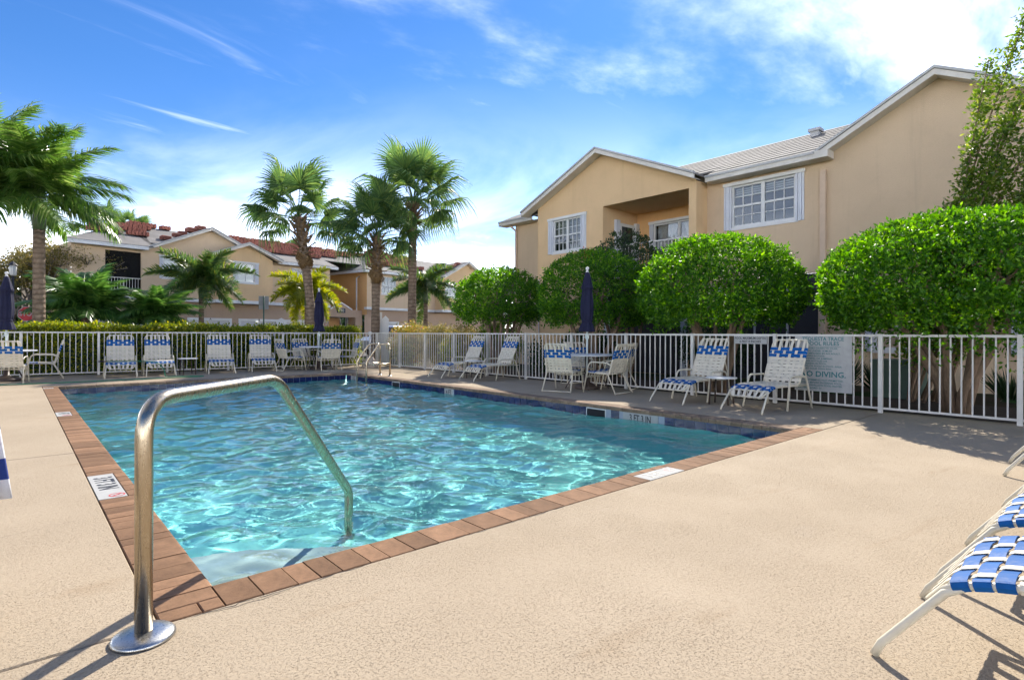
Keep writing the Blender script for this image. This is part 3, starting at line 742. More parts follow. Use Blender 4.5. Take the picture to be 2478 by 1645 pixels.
# tables
def make_table(label, loc, group):
    t_ = thing('patio_table', label, 'table', loc, 0, group)
    m = MB(); m.lathe([(.50, .640), (.515, .642), (.52, .655), (.515, .668), (.50, .670), (.03, .671)], 36); m.obj('table_top', 'table_white', t_, True)
    for k in range(4):
        a = math.pi / 4 + k * math.pi / 2; c, s = math.cos(a), math.sin(a)
        m = MB(); m.tube(fillet([(c * .40, s * .40, .638), (c * .34, s * .34, .42), (c * .22, s * .22, .30), (c * .34, s * .34, .14), (c * .42, s * .42, .004)], .12, 6), .012, 8); m.obj('leg', 'metal_brown', t_, True)
    m = MB(); n = 24; m.tube([(.235 * math.cos(2 * math.pi * k / n), .235 * math.sin(2 * math.pi * k / n), .30) for k in range(n + 1)], .009, 6); m.obj('brace_ring', 'metal_brown', t_, True)
    return t_
def make_umbrella(label, loc):
    u = thing('patio_umbrella', label, 'umbrella', loc, random.uniform(0, 6), 'closed navy patio umbrellas')
    m = MB(); m.lathe([(.24, 0), (.25, .02), (.245, .05), (.15, .09), (.06, .13), (.045, .30), (.032, .32)], 24); m.obj('base', 'metal_brown', u, True)
    m = MB(); m.tube([(0, 0, .10), (0, 0, 2.24)], .019, 12); m.obj('pole', 'umbrella_pole', u, True)
    m = MB(); m.lathe([(.02, .0), (.035, .01), (.04, .05), (.035, .10), (.02, .12)], 12, (0, 0, .96)); m.tube([(0, 0, 1.0), (.075, 0, 1.0), (.075, 0, .94)], .008, 6); m.obj('crank', 'umbrella_pole', u, True)
    prof = [(.030, 2.265), (.045, 2.24), (.075, 2.12), (.100, 2.00), (.118, 1.945), (.095, 1.935), (.100, 1.85), (.118, 1.70), (.124, 1.56), (.118, 1.42), (.100, 1.325), (.092, 1.30), (.108, 1.26), (.130, 1.20), (.148, 1.13), (.150, 1.105)]
    n = 32; rr = random.Random(hash(label) % 999); ph = [rr.uniform(.9, 1.08) for _ in range(n)]
    m = MB(); m.lathe(prof, n, wob=lambda j, k: (1 + (.17 if j > 2 else .05) * math.cos(k * math.pi * 2 * 8 / n + .12 * j) * (1 if k % 4 else .8)) * ph[k]); m.obj('canopy', 'umbrella_navy', u, True)
    m = MB(); m.lathe([(.098, 0), (.108, .004), (.108, .026), (.098, .03)], 20, (0, 0, 1.297)); m.obj('tie_strap', 'umbrella_navy', u, True)
    m = MB(); m.lathe([(.028, 0), (.03, .02), (.02, .035), (.018, .05), (.032, .065), (.036, .085), (.028, .105), (.008, .115)], 14, (0, 0, 2.255)); m.obj('finial', 'table_white', u, True)
    return u
TBL = {'mid': (8.36, 7.22, 0), 'back': (6.66, 16.02, 0), 'left': (-.13, 16.35, 0)}
make_table('round white patio table between the two chaise pairs by the fence', TBL['mid'], 'round patio tables')
make_table('round white patio table at the corner where the two fences meet', TBL['back'], 'round patio tables')
make_table('round white patio table beside the stop sign end of the hedge', TBL['left'], 'round patio tables')
make_umbrella('closed navy umbrella standing through the table under the round trees', TBL['mid'])
make_umbrella('closed navy umbrella standing through the table at the fence corner', TBL['back'])
make_umbrella('closed navy umbrella standing through the table near the stop sign', TBL['left'])
# chairs face local +x
put(chair0, (7.52, 7.18), 22, 'strap armchair at the tree-side umbrella table with its back to the pool')
put(chair0, (8.14, 6.30), 95, 'strap armchair at the tree-side umbrella table, turned side on with a foot stretcher')
put(chair0, (8.86, 6.62), 112, 'strap armchair next to the fence, behind another at the tree-side umbrella table')
put(chair0, (8.86, 7.98), -125, 'strap armchair tucked between the tree-side umbrella table and the fence')
put(chair0, (5.62, 16.02), 8, 'strap armchair on the chaise side of the fence corner table')
put(chair0, (6.62, 15.10), 80, 'strap armchair at the fence corner table with its back to the pool')
put(chair0, (7.60, 15.72), 168, 'strap armchair on the ladder side of the fence corner table')
put(chair0, (6.42, 16.72), -82, 'strap armchair at the fence corner table with its back to the hedge')
put(chair0, (.72, 16.62), 178, 'strap armchair seen side on at the table by the stop sign')
put(chair0, (-.12, 15.25), 82, 'strap armchair with its back to the pool at the table by the stop sign')

def side_table(label, loc, rz):
    s_ = thing('side_table', label, 'side table', loc, rz, 'small side tables between the chaises')
    m = MB(); m.lathe([(.215, .395), (.225, .398), (.228, .405), (.222, .414), (.03, .415)], 28); m.obj('table_top', 'table_white', s_, True)
    for k in range(4):
        a = math.pi / 4 + k * math.pi / 2; c, q = math.cos(a), math.sin(a)
        m = MB(); m.tube([(c * .17, q * .17, .396), (c * .20, q * .20, .004)], .0125, 6); m.obj('leg', 'metal_brown', s_, True)
    return s_
side_table('small white-topped side table between the chaises by the rules sign', (8.10, 4.30, 0), .2)
side_table('small white-topped side table between the two chaises near the ladder', (8.22, 10.62, 0), .5)
side_table('small dark-legged side table between the chaises along the hedge', (3.28, 16.05, 0), .1)

# ================================================================== POOL FITTINGS
hr = thing('handrail', 'bent stainless steel handrail at the pool entry steps', 'handrail', (.342, 2.333, 0))
dv = Vector((.7329, .6803, 0)).normalized(); zv = Vector((0, 0, 1))
def hp(s, z): return dv * s + zv * z
pts = fillet([hp(0, .006), hp(0, .835), hp(.90, .838), hp(1.868, -.005), hp(1.862, -.62)], [.135, .10, .05], 8)
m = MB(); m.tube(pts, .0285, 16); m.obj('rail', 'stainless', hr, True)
m = MB(); m.lathe([(.098, 0), (.100, .004), (.098, .012), (.088, .020), (.055, .026), (.0295, .028)], 32); m.obj('flange', 'stainless_flange', hr, True)
m = MB(); m.lathe([(.06, 0), (.06, .01), (.03, .02)], 20, tuple(hp(1.862, -.60))); m.obj('anchor', 'stainless_flange', hr, True)

ld = thing('pool_ladder', 'stainless steel pool ladder with two hooped grab rails', 'ladder', (0, 0, 0))
for y0 in (13.20, 12.70):
    m = MB()
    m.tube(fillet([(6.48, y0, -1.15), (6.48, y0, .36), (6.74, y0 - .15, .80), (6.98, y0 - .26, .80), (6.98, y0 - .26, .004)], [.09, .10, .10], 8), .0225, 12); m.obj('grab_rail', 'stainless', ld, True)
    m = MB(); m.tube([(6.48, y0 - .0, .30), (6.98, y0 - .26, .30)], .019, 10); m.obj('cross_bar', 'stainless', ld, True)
    m = MB(); m.lathe([(.055, 0), (.055, .008), (.03, .018)], 20, (6.98, y0 - .26, 0)); m.obj('flange', 'stainless_flange', ld, True)
for z in (-.30, -.60, -.90):
    m = MB(); m.box((6.43, 12.71, z - .015), (6.53, 13.19, z + .015)); m.obj('tread', 'trim_white', ld)

# signs hung on the fence
def sign_on_fence(label, y0, y1, z0, z1, lines, title):
    X = 8.872; s_ = thing('pool_sign', label, 'sign', (X, (y0 + y1) / 2, z0))
    w = y1 - y0
    m = MB(); m.box((-.003, -w / 2, 0), (.003, w / 2, z1 - z0)); m.obj('panel', 'sign_white', s_)
    for (body, size, zz, mt, al, sq, bold) in lines:
        me = text_mesh(body, size, mt, 'CENTER' if al == 0 else 'LEFT', squeeze=sq, bold=bold)
        o = place('lettering', me, s_); yy0 = 0 if al == 0 else w / 2 - .045
        o.matrix_local = basis((-.0042, yy0, zz), (0, -1, 0), (0, 0, 1), (-1, 0, 0))
    return s_
rl = ['POOL HOURS DAWN TO DUSK.', 'CHILDREN UNDER 14 MUST', 'BE ACCOMPANIED BY AN ADULT.', 'NO DIAPERS IN POOL.', 'NO RUNNING OR JUMPING.', 'NO GLASS BOTTLES OR', 'CONTAINERS IN POOL.', 'NO PETS OR FOOD IN POOL AREA', 'SWIM AT YOUR OWN RISK.']
rl2 = ['NIGHT SWIMMING NOT PERMITTED.', 'SHOWER BEFORE ENTERING POOL.', 'DO NOT SWALLOW POOL WATER.', 'BATHING LOAD: 21']
LN = [('TEQUESTA TRACE', .078, .770, 'ink_teal', 0, .88, .0012), ('POOL RULES', .078, .702, 'ink_teal', 0, 1.0, .0012)]
LN += [(q, .034, .632 - i * .0375, 'ink_teal', 1, 1.12, .0004) for i, q in enumerate(rl)]
LN += [('NO DIVING.', .112, .252, 'ink_teal', 0, 1.02, .002)]
LN += [(q, .036, .166 - i * .0395, 'ink_teal', 1, 1.05, .0004) for i, q in enumerate(rl2)]
sg = sign_on_fence('large white pool rules sign with teal lettering reading NO DIVING', 2.748, 3.526, .232, 1.045, LN, True)
m = MB(); m.box((-.0044, -.24, .655), (-.0034, .24, .660)); m.obj('underline', 'ink_teal', sg)
sign_on_fence('small white sign lettered POOL MAXIMUM DEPTH 6 FEET 0 INCHES', 3.952, 4.49, .915, 1.043,
              [('POOL MAXIMUM DEPTH:', .052, .090, 'ink_black', 0, .88, .001), ('6 FEET 0 INCHES', .052, .036, 'ink_black', 0, .92, .001)], False)

# garden hose: over the chaise, down to the deck and away along the pool
hpts = fillet([(1.62, 16.2, .375), (2.1, 15.85, .385), (2.52, 15.55, .37), (2.66, 15.45, .22), (2.68, 15.42, .03), (2.74, 15.40, .014), (3.25, 15.30, .013), (3.5, 15.08, .013), (3.1, 14.98, .013), (2.2, 14.98, .013), (1.0, 14.98, .013), (.0, 15.06, .013), (-1.5, 15.3, .013), (-3.5, 15.7, .013)], .25, 6)
m = MB(); m.tube(hpts, .0105, 6); h_o = m.obj('garden_hose', 'hose_green', None, True); tag(h_o, 'green garden hose trailing from a chaise along the pool edge', 'hose')
hn = MB(); hn.tube([(1.48, 16.30, .377), (1.62, 16.2, .377)], .014, 8); hn.obj('nozzle', 'metal_brown', h_o, True)

# striped towel over a chair back at the frame's edge
put(chair0, (-.36, 2.79), 228.4, 'strap armchair with a striped towel hung over its back')
me = bpy.data.meshes.new('beach_towel'); tv = []; tf = []; tmi = []
rt = Vector((.748, -.663, 0)); fw = Vector((.663, .748, 0)); c0 = Vector((-.009, 2.547, 0))
prof = [(-.030, .486), (-.032, .566), (-.033, .638), (-.034, .738), (-.033, .800), (-.026, .875), (-.010, .899), (.010, .899), (.028, .875), (.034, .80), (.036, .738), (.038, .638), (.040, .566), (.041, .50)]
nw = 15
for j, (d_, z_) in enumerate(prof):
    edge = -.028 - (z_ - .486) * .17
    for k in range(nw):
        q = k / (nw - 1); lat = edge - q * .68; w_ = .010 * math.sin(q * 9 + j * .3) * (1 if .05 < q else .3)
        p = c0 + rt * lat + fw * (d_ + w_); tv.append((p.x, p.y, z_ - .012 * math.sin(q * 5)))
for j in range(len(prof) - 1):
    zz = (prof[j][1] + prof[j + 1][1]) / 2; blue = .566 < zz < .638 or zz > .738 and zz < .80
    for k in range(nw - 1): tf.append((j * nw + k, j * nw + k + 1, (j + 1) * nw + k + 1, (j + 1) * nw + k)); tmi.append(1 if blue else 0)
me.from_pydata(tv, [], tf); me.materials.append(MATS['towel_white']); me.materials.append(MATS['towel_blue'])
me.polygons.foreach_set('material_index', tmi); me.polygons.foreach_set('use_smooth', [True] * len(tf)); me.update()
tw = place('beach_towel', me); sd = tw.modifiers.new('thick', 'SOLIDIFY'); sd.thickness = .009; sd.offset = 0
tag(tw, 'blue and white striped towel hanging over a chair back', 'towel')

# ================================================================== BUILDINGS
class Frame:
    """s along the facade, z up, o into the building"""
    def __init__(f, o, ex, en): f.o = Vector(o); f.ex = Vector(ex); f.en = Vector(en)
    def P(f, s, z, o=0.0): return f.o + f.ex * s + f.en * o + Vector((0, 0, z))
    def box(f, mb, s0, s1, z0, z1, o0, o1):
        mb.hexa([f.P(s0, z0, o0), f.P(s1, z0, o0), f.P(s1, z0, o1), f.P(s0, z0, o1), f.P(s0, z1, o0), f.P(s1, z1, o0), f.P(s1, z1, o1), f.P(s0, z1, o1)]); return mb
    def wall(f, mb, s0, s1, z0, z1, o, holes=(), depth=.18):
        """rectangle with openings; reveals go depth into the building"""
        ss = sorted({s0, s1} | {h[0] for h in holes} | {h[1] for h in holes}); zs = sorted({z0, z1} | {h[2] for h in holes} | {h[3] for h in holes})
        for i in range(len(ss) - 1):
            for j in range(len(zs) - 1):
                a, b, c, d = ss[i], ss[i + 1], zs[j], zs[j + 1]; sm, zm = (a + b) / 2, (c + d) / 2
                if any(h[0] < sm < h[1] and h[2] < zm < h[3] for h in holes): continue
                mb.add([f.P(a, c, o), f.P(b, c, o), f.P(b, d, o), f.P(a, d, o)], [(0, 1, 2, 3)])
        for h in holes:
            dd = h[4] if len(h) > 4 else depth; a, b, c, d = h[:4]; q = [(a, c), (b, c), (b, d), (a, d)]
            for k in range(4):
                (x0, y0), (x1, y1) = q[k], q[(k + 1) % 4]
                mb.add([f.P(x0, y0, o), f.P(x1, y1, o), f.P(x1, y1, o + dd), f.P(x0, y0, o + dd)], [(0, 1, 2, 3)])
        return mb
    def slabq(f, mb, pts, th):
        """roof plane: (s,z,o) corners, thickness downwards"""
        p = [f.P(*q) for q in pts]; n = len(p)
        mb.add([v_ - Vector((0, 0, th)) for v_ in p] + p, [tuple(range(n - 1, -1, -1)), tuple(range(n, 2 * n))] + [(i, (i + 1) % n, (i + 1) % n + n, i + n) for i in range(n)]); return mb
    def beam(f, mb, a, b, h, w, out=0.0):
        """board between two (s,z,o) points, h tall, w deep"""
        pa, pb = f.P(*a), f.P(*b); dn = Vector((0, 0, -h)); e = f.en * w; oo = f.en * -out
        mb.hexa([pa + dn + oo, pb + dn + oo, pb + dn + e, pa + dn + e, pa + oo, pb + oo, pb + e, pa + e]); return mb

def window(f, parent, s0, s1, z0, z1, o, cols=3, rows=4, units=2, shutters='LR', blind=0.0, sill=True, deep=.6, shw=.16, dark=True):
    """hung windows side by side, each pane of glass its own piece"""
    w = place('window', None, parent)
    m = MB(); t_ = .05; oo = o - .012
    f.box(m, s0, s1, z1 - t_, z1, oo, o + .06); f.box(m, s0, s1, z0, z0 + t_, oo, o + .06); f.box(m, s0, s0 + t_, z0 + t_, z1 - t_, oo, o + .06); f.box(m, s1 - t_, s1, z0 + t_, z1 - t_, oo, o + .06)
    uw = (s1 - s0 - 2 * t_) / units
    for u in range(1, units): f.box(m, s0 + t_ + u * uw - .045, s0 + t_ + u * uw + .045, z0 + t_, z1 - t_, oo + .003, o + .055)
    zm = (z0 + z1) / 2; f.box(m, s0 + t_, s1 - t_, zm - .025, zm + .025, oo + .006, o + .05)
    for u in range(units):
        a = s0 + t_ + u * uw + (.045 if u else 0); b = s0 + t_ + (u + 1) * uw - (.045 if u < units - 1 else 0)
        for c in range(1, cols): x = a + (b - a) * c / cols; f.box(m, x - .009, x + .009, z0 + t_, z1 - t_, oo + .012, o + .04)
        for r in range(1, rows):
            if rows % 2 == 0 and r == rows // 2: continue
            z = z0 + t_ + (z1 - z0 - 2 * t_) * r / rows; f.box(m, a, b, z - .009, z + .009, oo + .014, o + .038)
    m.obj('frame', 'trim_white', w)
    for u in range(units):
        a = s0 + t_ + u * uw + (.045 if u else 0); b = s0 + t_ + (u + 1) * uw - (.045 if u < units - 1 else 0)
        for c in range(cols):
            for r in range(rows):
                p = MB(); x0, x1 = a + (b - a) * c / cols, a + (b - a) * (c + 1) / cols; y0, y1 = z0 + t_ + (z1 - z0 - 2 * t_) * r / rows, z0 + t_ + (z1 - z0 - 2 * t_) * (r + 1) / rows
                f.box(p, x0, x1, y0, y1, o + .020, o + .024); p.obj('pane', 'window_glass', w)
    m = MB(); d0 = o + .09
    m.add([f.P(s0, z0, d0 + deep), f.P(s1, z0, d0 + deep), f.P(s1, z1, d0 + deep), f.P(s0, z1, d0 + deep)], [(0, 1, 2, 3)])
    for q in ([(s0, z0), (s1, z0)], [(s1, z0), (s1, z1)], [(s1, z1), (s0, z1)], [(s0, z1), (s0, z0)]):
        (x0, y0), (x1, y1) = q; m.add([f.P(x0, y0, d0), f.P(x1, y1, d0), f.P(x1, y1, d0 + deep), f.P(x0, y0, d0 + deep)], [(0, 1, 2, 3)])
    m.obj('room', 'dark_room', w)
    if blind > 0:
        m = MB(); n = max(2, int((z1 - z0) * blind / .05)); step = (z1 - z0 - t_) * blind / n
        for k in range(n):
            z = z1 - t_ - (k + 1) * step; f.box(m, s0 + t_, s1 - t_, z + .004, z + step * .82, o + .10 + (k % 2) * .006, o + .108 + (k % 2) * .006)
        m.obj('blind', 'blind_white', w)
    if sill: m = MB(); f.box(m, s0 - .06, s1 + .06, z0 - .075, z0 - .001, o - .05, o + .02); m.obj('sill', 'trim_white', w)
    if shutters:
        m = MB(); f.box(m, s0 - shw - .02, s1 + shw + .02, z1 + .001, z1 + .085, o - .09, o - .002); m.obj('shutter_track', 'trim_white', w)
        for sd, (a, b) in (('L', (s0 - shw, s0 - .004)), ('R', (s1 + .004, s1 + shw))):
            if sd not in shutters: continue
            m = MB(); n = 4; st = (b - a) / n
            for k in range(n): f.box(m, a + k * st + .004, a + (k + 1) * st - .004, z0 - .05, z1 - .001, o - (.075 if k % 2 else .060), o - .003)
            m.obj('shutter', 'shutter_white', w)
    return w
def railing(f, parent, s0, s1, z0, z1, o, step=.11, mid=None):
    r = place('railing', None, parent); m = MB(); f.box(m, s0, s1, z1 - .04, z1, o, o + .05); f.box(m, s0, s1, z0, z0 + .035, o + .008, o + .042); m.obj('rail', 'fence_white', r)
    bm = None; n = int((s1 - s0) / step)
    for k in range(1, n):
        x = s0 + (s1 - s0) * k / n; m = MB(); h = .024 if mid is not None and k == mid else .009; f.box(m, x - h, x + h, z0 + .0351, z1 - .0401, o + .016, o + .034); m.obj('baluster', 'fence_white', r)
    return r

# ---------------------------------------------------- house by the pool: facade along Y, faces -X
A = Frame((14.0, 0, 0), (0, 1, 0), (1, 0, 0)); G = -.55          # o = X - 14; gable bay stands .55 m forward
H1 = thing('apartment_house', 'tan two storey stucco house with two gables and a balcony beside the pool', 'house', (14, 5, GZ))
def keep(parent, o): o.matrix_parent_inverse = Matrix.Translation(-Vector(parent.location)); return o
def hpart(mb, name, mat, par=H1, smooth=False): return keep(H1, mb.obj(name, mat, par, smooth))
m = MB()   # main wall, the big gable's wall included
A.wall(m, -6.0, 7.86, GZ, 5.16, 0, [(5.52, 7.20, 3.80, 4.93), (5.05, 7.35, GZ, 2.50, .02)], .12)
m.add([A.P(.55, 5.16), A.P(5.03, 5.16), A.P(2.79, 6.30)], [(0, 1, 2)])
hpart(m, 'wall', 'stucco_tan')
m = MB(); A.wall(m, 13.85, 15.6, GZ, 5.16, 0); m.add([A.P(15.6, GZ, 0), A.P(15.6, 5.16, 0), A.P(15.6, 5.16, 6), A.P(15.6, GZ, 6)], [(0, 1, 2, 3)]); hpart(m, 'wall', 'stucco_tan')
m = MB()   # gable bay
A.wall(m, 7.86, 13.85, GZ, 5.12, G, [(11.86, 13.12, 3.74, 4.82), (8.08, 11.0, 2.72, 4.95, 1.75), (8.3, 10.7, GZ, 2.35, .5)], .12)
m.add([A.P(7.86, 5.12, G), A.P(13.85, 5.12, G), A.P(13.85, 5.345, G), A.P(11.05, 6.57, G), A.P(7.86, 5.175, G)], [(0, 1, 2, 3, 4)])
hpart(m, 'gable_wall', 'stucco_yellow')
m = MB(); m.add([A.P(7.86, GZ, G), A.P(7.86, GZ, 0), A.P(7.86, 5.12, 0), A.P(7.86, 5.12, G)], [(0, 1, 2, 3)]); hpart(m, 'return_wall', 'stucco_yellow'); m = MB(); m.add([A.P(13.85, GZ, 0), A.P(13.85, GZ, G), A.P(13.85, 5.12, G), A.P(13.85, 5.12, 0)], [(0, 1, 2, 3)]); hpart(m, 'return_wall', 'stucco_yellow')
# balcony: floor, back wall with sliding door and side door
m = MB(); A.box(m, 8.08, 11.0, 2.55, 2.72, G + .003, G + 1.75); hpart(m, 'balcony_floor', 'concrete_beige')
m = MB(); A.wall(m, 8.081, 10.999, 2.72, 4.95, G + 1.745, [(8.55, 10.35, 2.74, 4.55)], .06); hpart(m, 'balcony_back_wall', 'stucco_peach')
keep(H1, railing(A, H1, 8.082, 10.998, 2.86, 3.70, G + .06)); 
sl = keep(H1, window(A, H1, 8.55, 10.35, 2.76, 4.53, G + 1.75, 1, 2, 2, 'LR', 0, False, .5, .14))
for (a, b, c, d) in ((8.60, 8.95, 8.60, 9.40), (10.30, 9.95, 10.30, 9.55)):   # curtains, tied back
    m = MB(); n = 9
    for k in range(n):
        q0, q1 = k / n, (k + 1) / n
        def cp(q, z, top): x = (c + (d - c) * q) if top else (a + (b - a) * q); return A.P(x, z, G + 1.90 + .02 * math.sin(q * 30))
        m.add([cp(q0, 3.3, 0), cp(q1, 3.3, 0), cp(q1, 4.5, 1), cp(q0, 4.5, 1)], [(0, 1, 2, 3)])
    m.obj('curtain', 'curtain_white', sl)
dm = MB(); A.box(dm, 10.955, 10.998, 2.73, 4.55, G + .75, G + 1.55); hpart(dm, 'door_frame', 'trim_white')
dm = MB(); A.box(dm, 10.945, 10.954, 2.80, 4.45, G + .88, G + 1.42); hpart(dm, 'door_glass', 'car_glass')
for oo in (.55, 1.56):
    dm = MB(); A.box(dm, 10.90, 10.998, 2.73, 4.62, G + oo, G + oo + .18); hpart(dm, 'shutter', 'shutter_white')
# windows
keep(H1, window(A, H1, 5.56, 7.16, 3.83, 4.91, .03, 3, 4, 2, 'LR', .22, True, .6, .20))
keep(H1, window(A, H1, 11.88, 13.10, 3.76, 4.81, G + .03, 3, 4, 2, 'LR', .45, True, .6, .22))
# screened porch and sliders on the ground floor
m = MB(); A.box(m, 5.051, 7.349, GZ, 2.499, .03, .05); hpart(m, 'porch_screen', 'screen_dark')
for s_ in (5.75, 6.55):
    m = MB(); A.box(m, s_ - .022, s_ + .022, GZ, 2.499, -.004, .028); hpart(m, 'screen_post', 'drip_metal')
m = MB(); A.box(m, 5.051, 7.349, 1.72, 1.76, -.002, .026); hpart(m, 'screen_rail', 'lamp_black')
m = MB(); A.box(m, 8.31, 10.69, GZ, 2.34, G + .40, G + .45); hpart(m, 'porch_screen', 'screen_dark')
for s_ in (7.55, 8.2, 10.8):
    m = MB(); A.box(m, s_ - .09, s_ + .09, GZ, 2.3, (G if s_ > 7.86 else 0) - .07, (G if s_ > 7.86 else 0) - .003); hpart(m, 'shutter', 'shutter_white')
for (a, b) in ((2.6, 3.9), (.2, 1.5)):
    keep(H1, window(A, H1, a, b, .75, 1.75, -.02, 2, 2, 1, 'LR', .9, True, .5, .16))
# downpipe and corner pipe
m = MB(); A.box(m, 4.87, 4.985, GZ, 4.85, -.09, -.002); hpart(m, 'downpipe', 'pipe_tan')
m = MB(); m.tube([A.P(15.5, GZ, -.07), A.P(15.5, 4.85, -.07), A.P(15.55, 5.02, -.30)], .04, 10); hpart(m, 'downpipe', 'pipe_tan', smooth=True)
m = MB(); m.tube([A.P(13.75, GZ, G - .04), A.P(13.75, 2.9, G - .04)], .02, 8); hpart(m, 'conduit', 'trim_white', smooth=True)
# roofs
RZ, RX = 6.80, 3.05
main = MB()
def zr(o, e=5.22, k=(6.80 - 5.22) / 3.45): return e + (o + .40) * k
A.slabq(main, [(7.7, zr(-.40), -.40), (5.03, zr(-.40), -.40), (5.03, RZ, RX), (7.7, RZ, RX)], .05)
A.slabq(main, [(5.029, zr(.05), .05), (.551, zr(.05), .05), (.551, RZ, RX), (5.029, RZ, RX)], .05)
A.slabq(main, [(.55, zr(-.40), -.40), (-6.5, zr(-.40), -.40), (-6.5, RZ, RX), (.55, RZ, RX)], .05)
A.slabq(main, [(16.1, zr(-.40), -.40), (14.0, zr(-.40), -.40), (14.0, zr(.3), .3), (16.1, zr(.3), .3)], .05)
A.slabq(main, [(16.1, zr(.301), .301), (7.701, zr(.301), .301), (7.701, RZ, RX), (13.0, RZ, RX)], .05)
A.slabq(main, [(13.0, RZ, RX + .001), (-6.5, RZ, RX + .001), (-6.5, 5.2, 6.6), (16.1, 5.2, 6.6)], .05)
rf = hpart(main, 'roof', 'roof_felt')
for i in range(1, 11):      # felt laps
    m = MB(); o0 = -.40 + i * .31; sl_ = 7.70 if o0 < .31 else 10.4; A.slabq(m, [(sl_, zr(o0) + .022, o0), (5.04, zr(o0) + .022, o0), (5.04, zr(o0 + .30) + .004, o0 + .30), (sl_, zr(o0 + .30) + .004, o0 + .30)], .016); m.obj('lap', 'roof_felt', rf)
def gable_roof(f, parent, apex, za, half, ze, o0, o1, name='gable_roof', lap=0):
    m = MB()
    for sg_ in (-1, 1): f.slabq(m, [(apex + sg_ * half, ze, o0), (apex, za, o0), (apex, za, o1), (apex + sg_ * half, ze, o1)], .05)
    r = keep(parent, m.obj(name, 'roof_felt', parent))
    for sg_ in (-1, 1):
        m = MB(); f.beam(m, (apex + sg_ * half, ze - .052, o0), (apex, za - .052, o0), .115, .06); keep(parent, m.obj('rake_board', 'fascia', parent))
        m = MB(); f.beam(m, (apex + sg_ * (half + .02), ze + .012, o0), (apex, za + .012, o0), .055, .05, .03); keep(parent, m.obj('drip_edge', 'drip_metal', parent))
        m = MB(); f.slabq(m, [(apex + sg_ * half, ze - .145, o0 + .062), (apex, za - .145, o0 + .062), (apex, za - .145, o0 + .34), (apex + sg_ * half, ze - .145, o0 + .34)], .012); keep(parent, m.obj('soffit', 'fascia', parent))
    return r
gable_roof(A, H1, 2.79, 6.42, 2.24, 5.24, -.32, 2.9)
gable_roof(A, H1, 11.05, 6.70, 3.30, 5.26, G - .34, 2.6)
for (a, b) in ((7.70, 5.01), (16.12, 14.32), (.56, -6.5)):
    m = MB(); A.box(m, b, a, 5.06, 5.17, -.402, -.36); hpart(m, 'fascia_board', 'fascia'); m = MB(); A.box(m, b, a, 5.1701, 5.232, -.425, -.36); hpart(m, 'drip_edge', 'drip_metal')
    m = MB(); A.box(m, b, a, 5.065, 5.08, -.355, -.002); hpart(m, 'soffit', 'fascia')
m = MB(); A.box(m, 4.72, 5.008, 5.06, 5.23, -.40, -.02); hpart(m, 'eave_box', 'fascia')
m = MB(); A.box(m, 5.88, 6.10, 6.2, 6.60, 2.30, 2.52); A.box(m, 5.84, 6.14, 6.6001, 6.68, 2.26, 2.56); m.obj('roof_vent', 'drip_metal', rf)

# ---------------------------------------------------- garage buildings across the road
th = R(10.4); BO = Vector((11.359, 34.031, 0)); db = Vector((math.cos(th), math.sin(th), 0)); nb_ = Vector((-math.sin(th), math.cos(th), 0))
B = Frame(BO, db, nb_); BG = -.20
H2 = thing('garage_house', 'tan two storey house with garages, screened porch and red tile stacks on its roof', 'house', (BO.x, BO.y, BG))
def h2(mb, name, mat, par=None, smooth=False): return keep(H2, mb.obj(name, mat, par or H2, smooth))
m = MB(); B.wall(m, -9.6, 3.86, 2.68, 5.18, 0, [(-8.30, -6.80, 2.86, 4.95, 1.4), (-5.85, -4.45, 3.83, 4.88), (1.35, 3.20, 3.83, 4.88)], .1)
m.add([B.P(-6.66, 5.18), B.P(-.46, 5.18), B.P(-3.56, 6.58)], [(0, 1, 2)]); h2(m, 'wall', 'stucco_tan')
m = MB(); B.wall(m, -3.39, -.25, 2.68, 5.2, -.45, [(-2.34, -1.31, 3.83, 4.90)], .1); m.add([B.P(-3.39, 5.2, -.45), B.P(-.25, 5.2, -.45), B.P(-1.78, 5.95, -.45)], [(0, 1, 2)])
for s_ in (-3.39, -.25): m.add([B.P(s_, 2.68, -.45), B.P(s_, 2.68, 0), B.P(s_, 5.2, 0), B.P(s_, 5.2, -.45)], [(0, 1, 2, 3)])
h2(m, 'gable_wall', 'stucco_yellow')
m = MB(); GD = [(-8.4, -6.2), (-4.46, -2.41), (-1.76, .34), (1.0, 3.1)]
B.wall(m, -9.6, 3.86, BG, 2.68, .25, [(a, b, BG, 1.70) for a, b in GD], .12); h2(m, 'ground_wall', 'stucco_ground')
m = MB(); m.add([B.P(3.86, BG, .25), B.P(3.86, BG, 9), B.P(3.86, 5.18, 9), B.P(3.86, 5.18, 0)], [(0, 1, 2, 3)]); h2(m, 'side_wall', 'stucco_tan'); m = MB(); m.add([B.P(-9.6, BG, .25), B.P(-9.6, 5.18, 0), B.P(-9.6, 5.18, 9), B.P(-9.6, BG, 9)], [(0, 1, 2, 3)]); h2(m, 'side_wall', 'stucco_tan')
m = MB(); B.box(m, -9.6, -3.40, 2.66, 2.83, -.05, .24); B.box(m, -.24, 3.88, 2.66, 2.83, -.05, .24); B.box(m, -3.45, -.19, 2.66, 2.83, -.52, .24); h2(m, 'floor_band', 'trim_white')
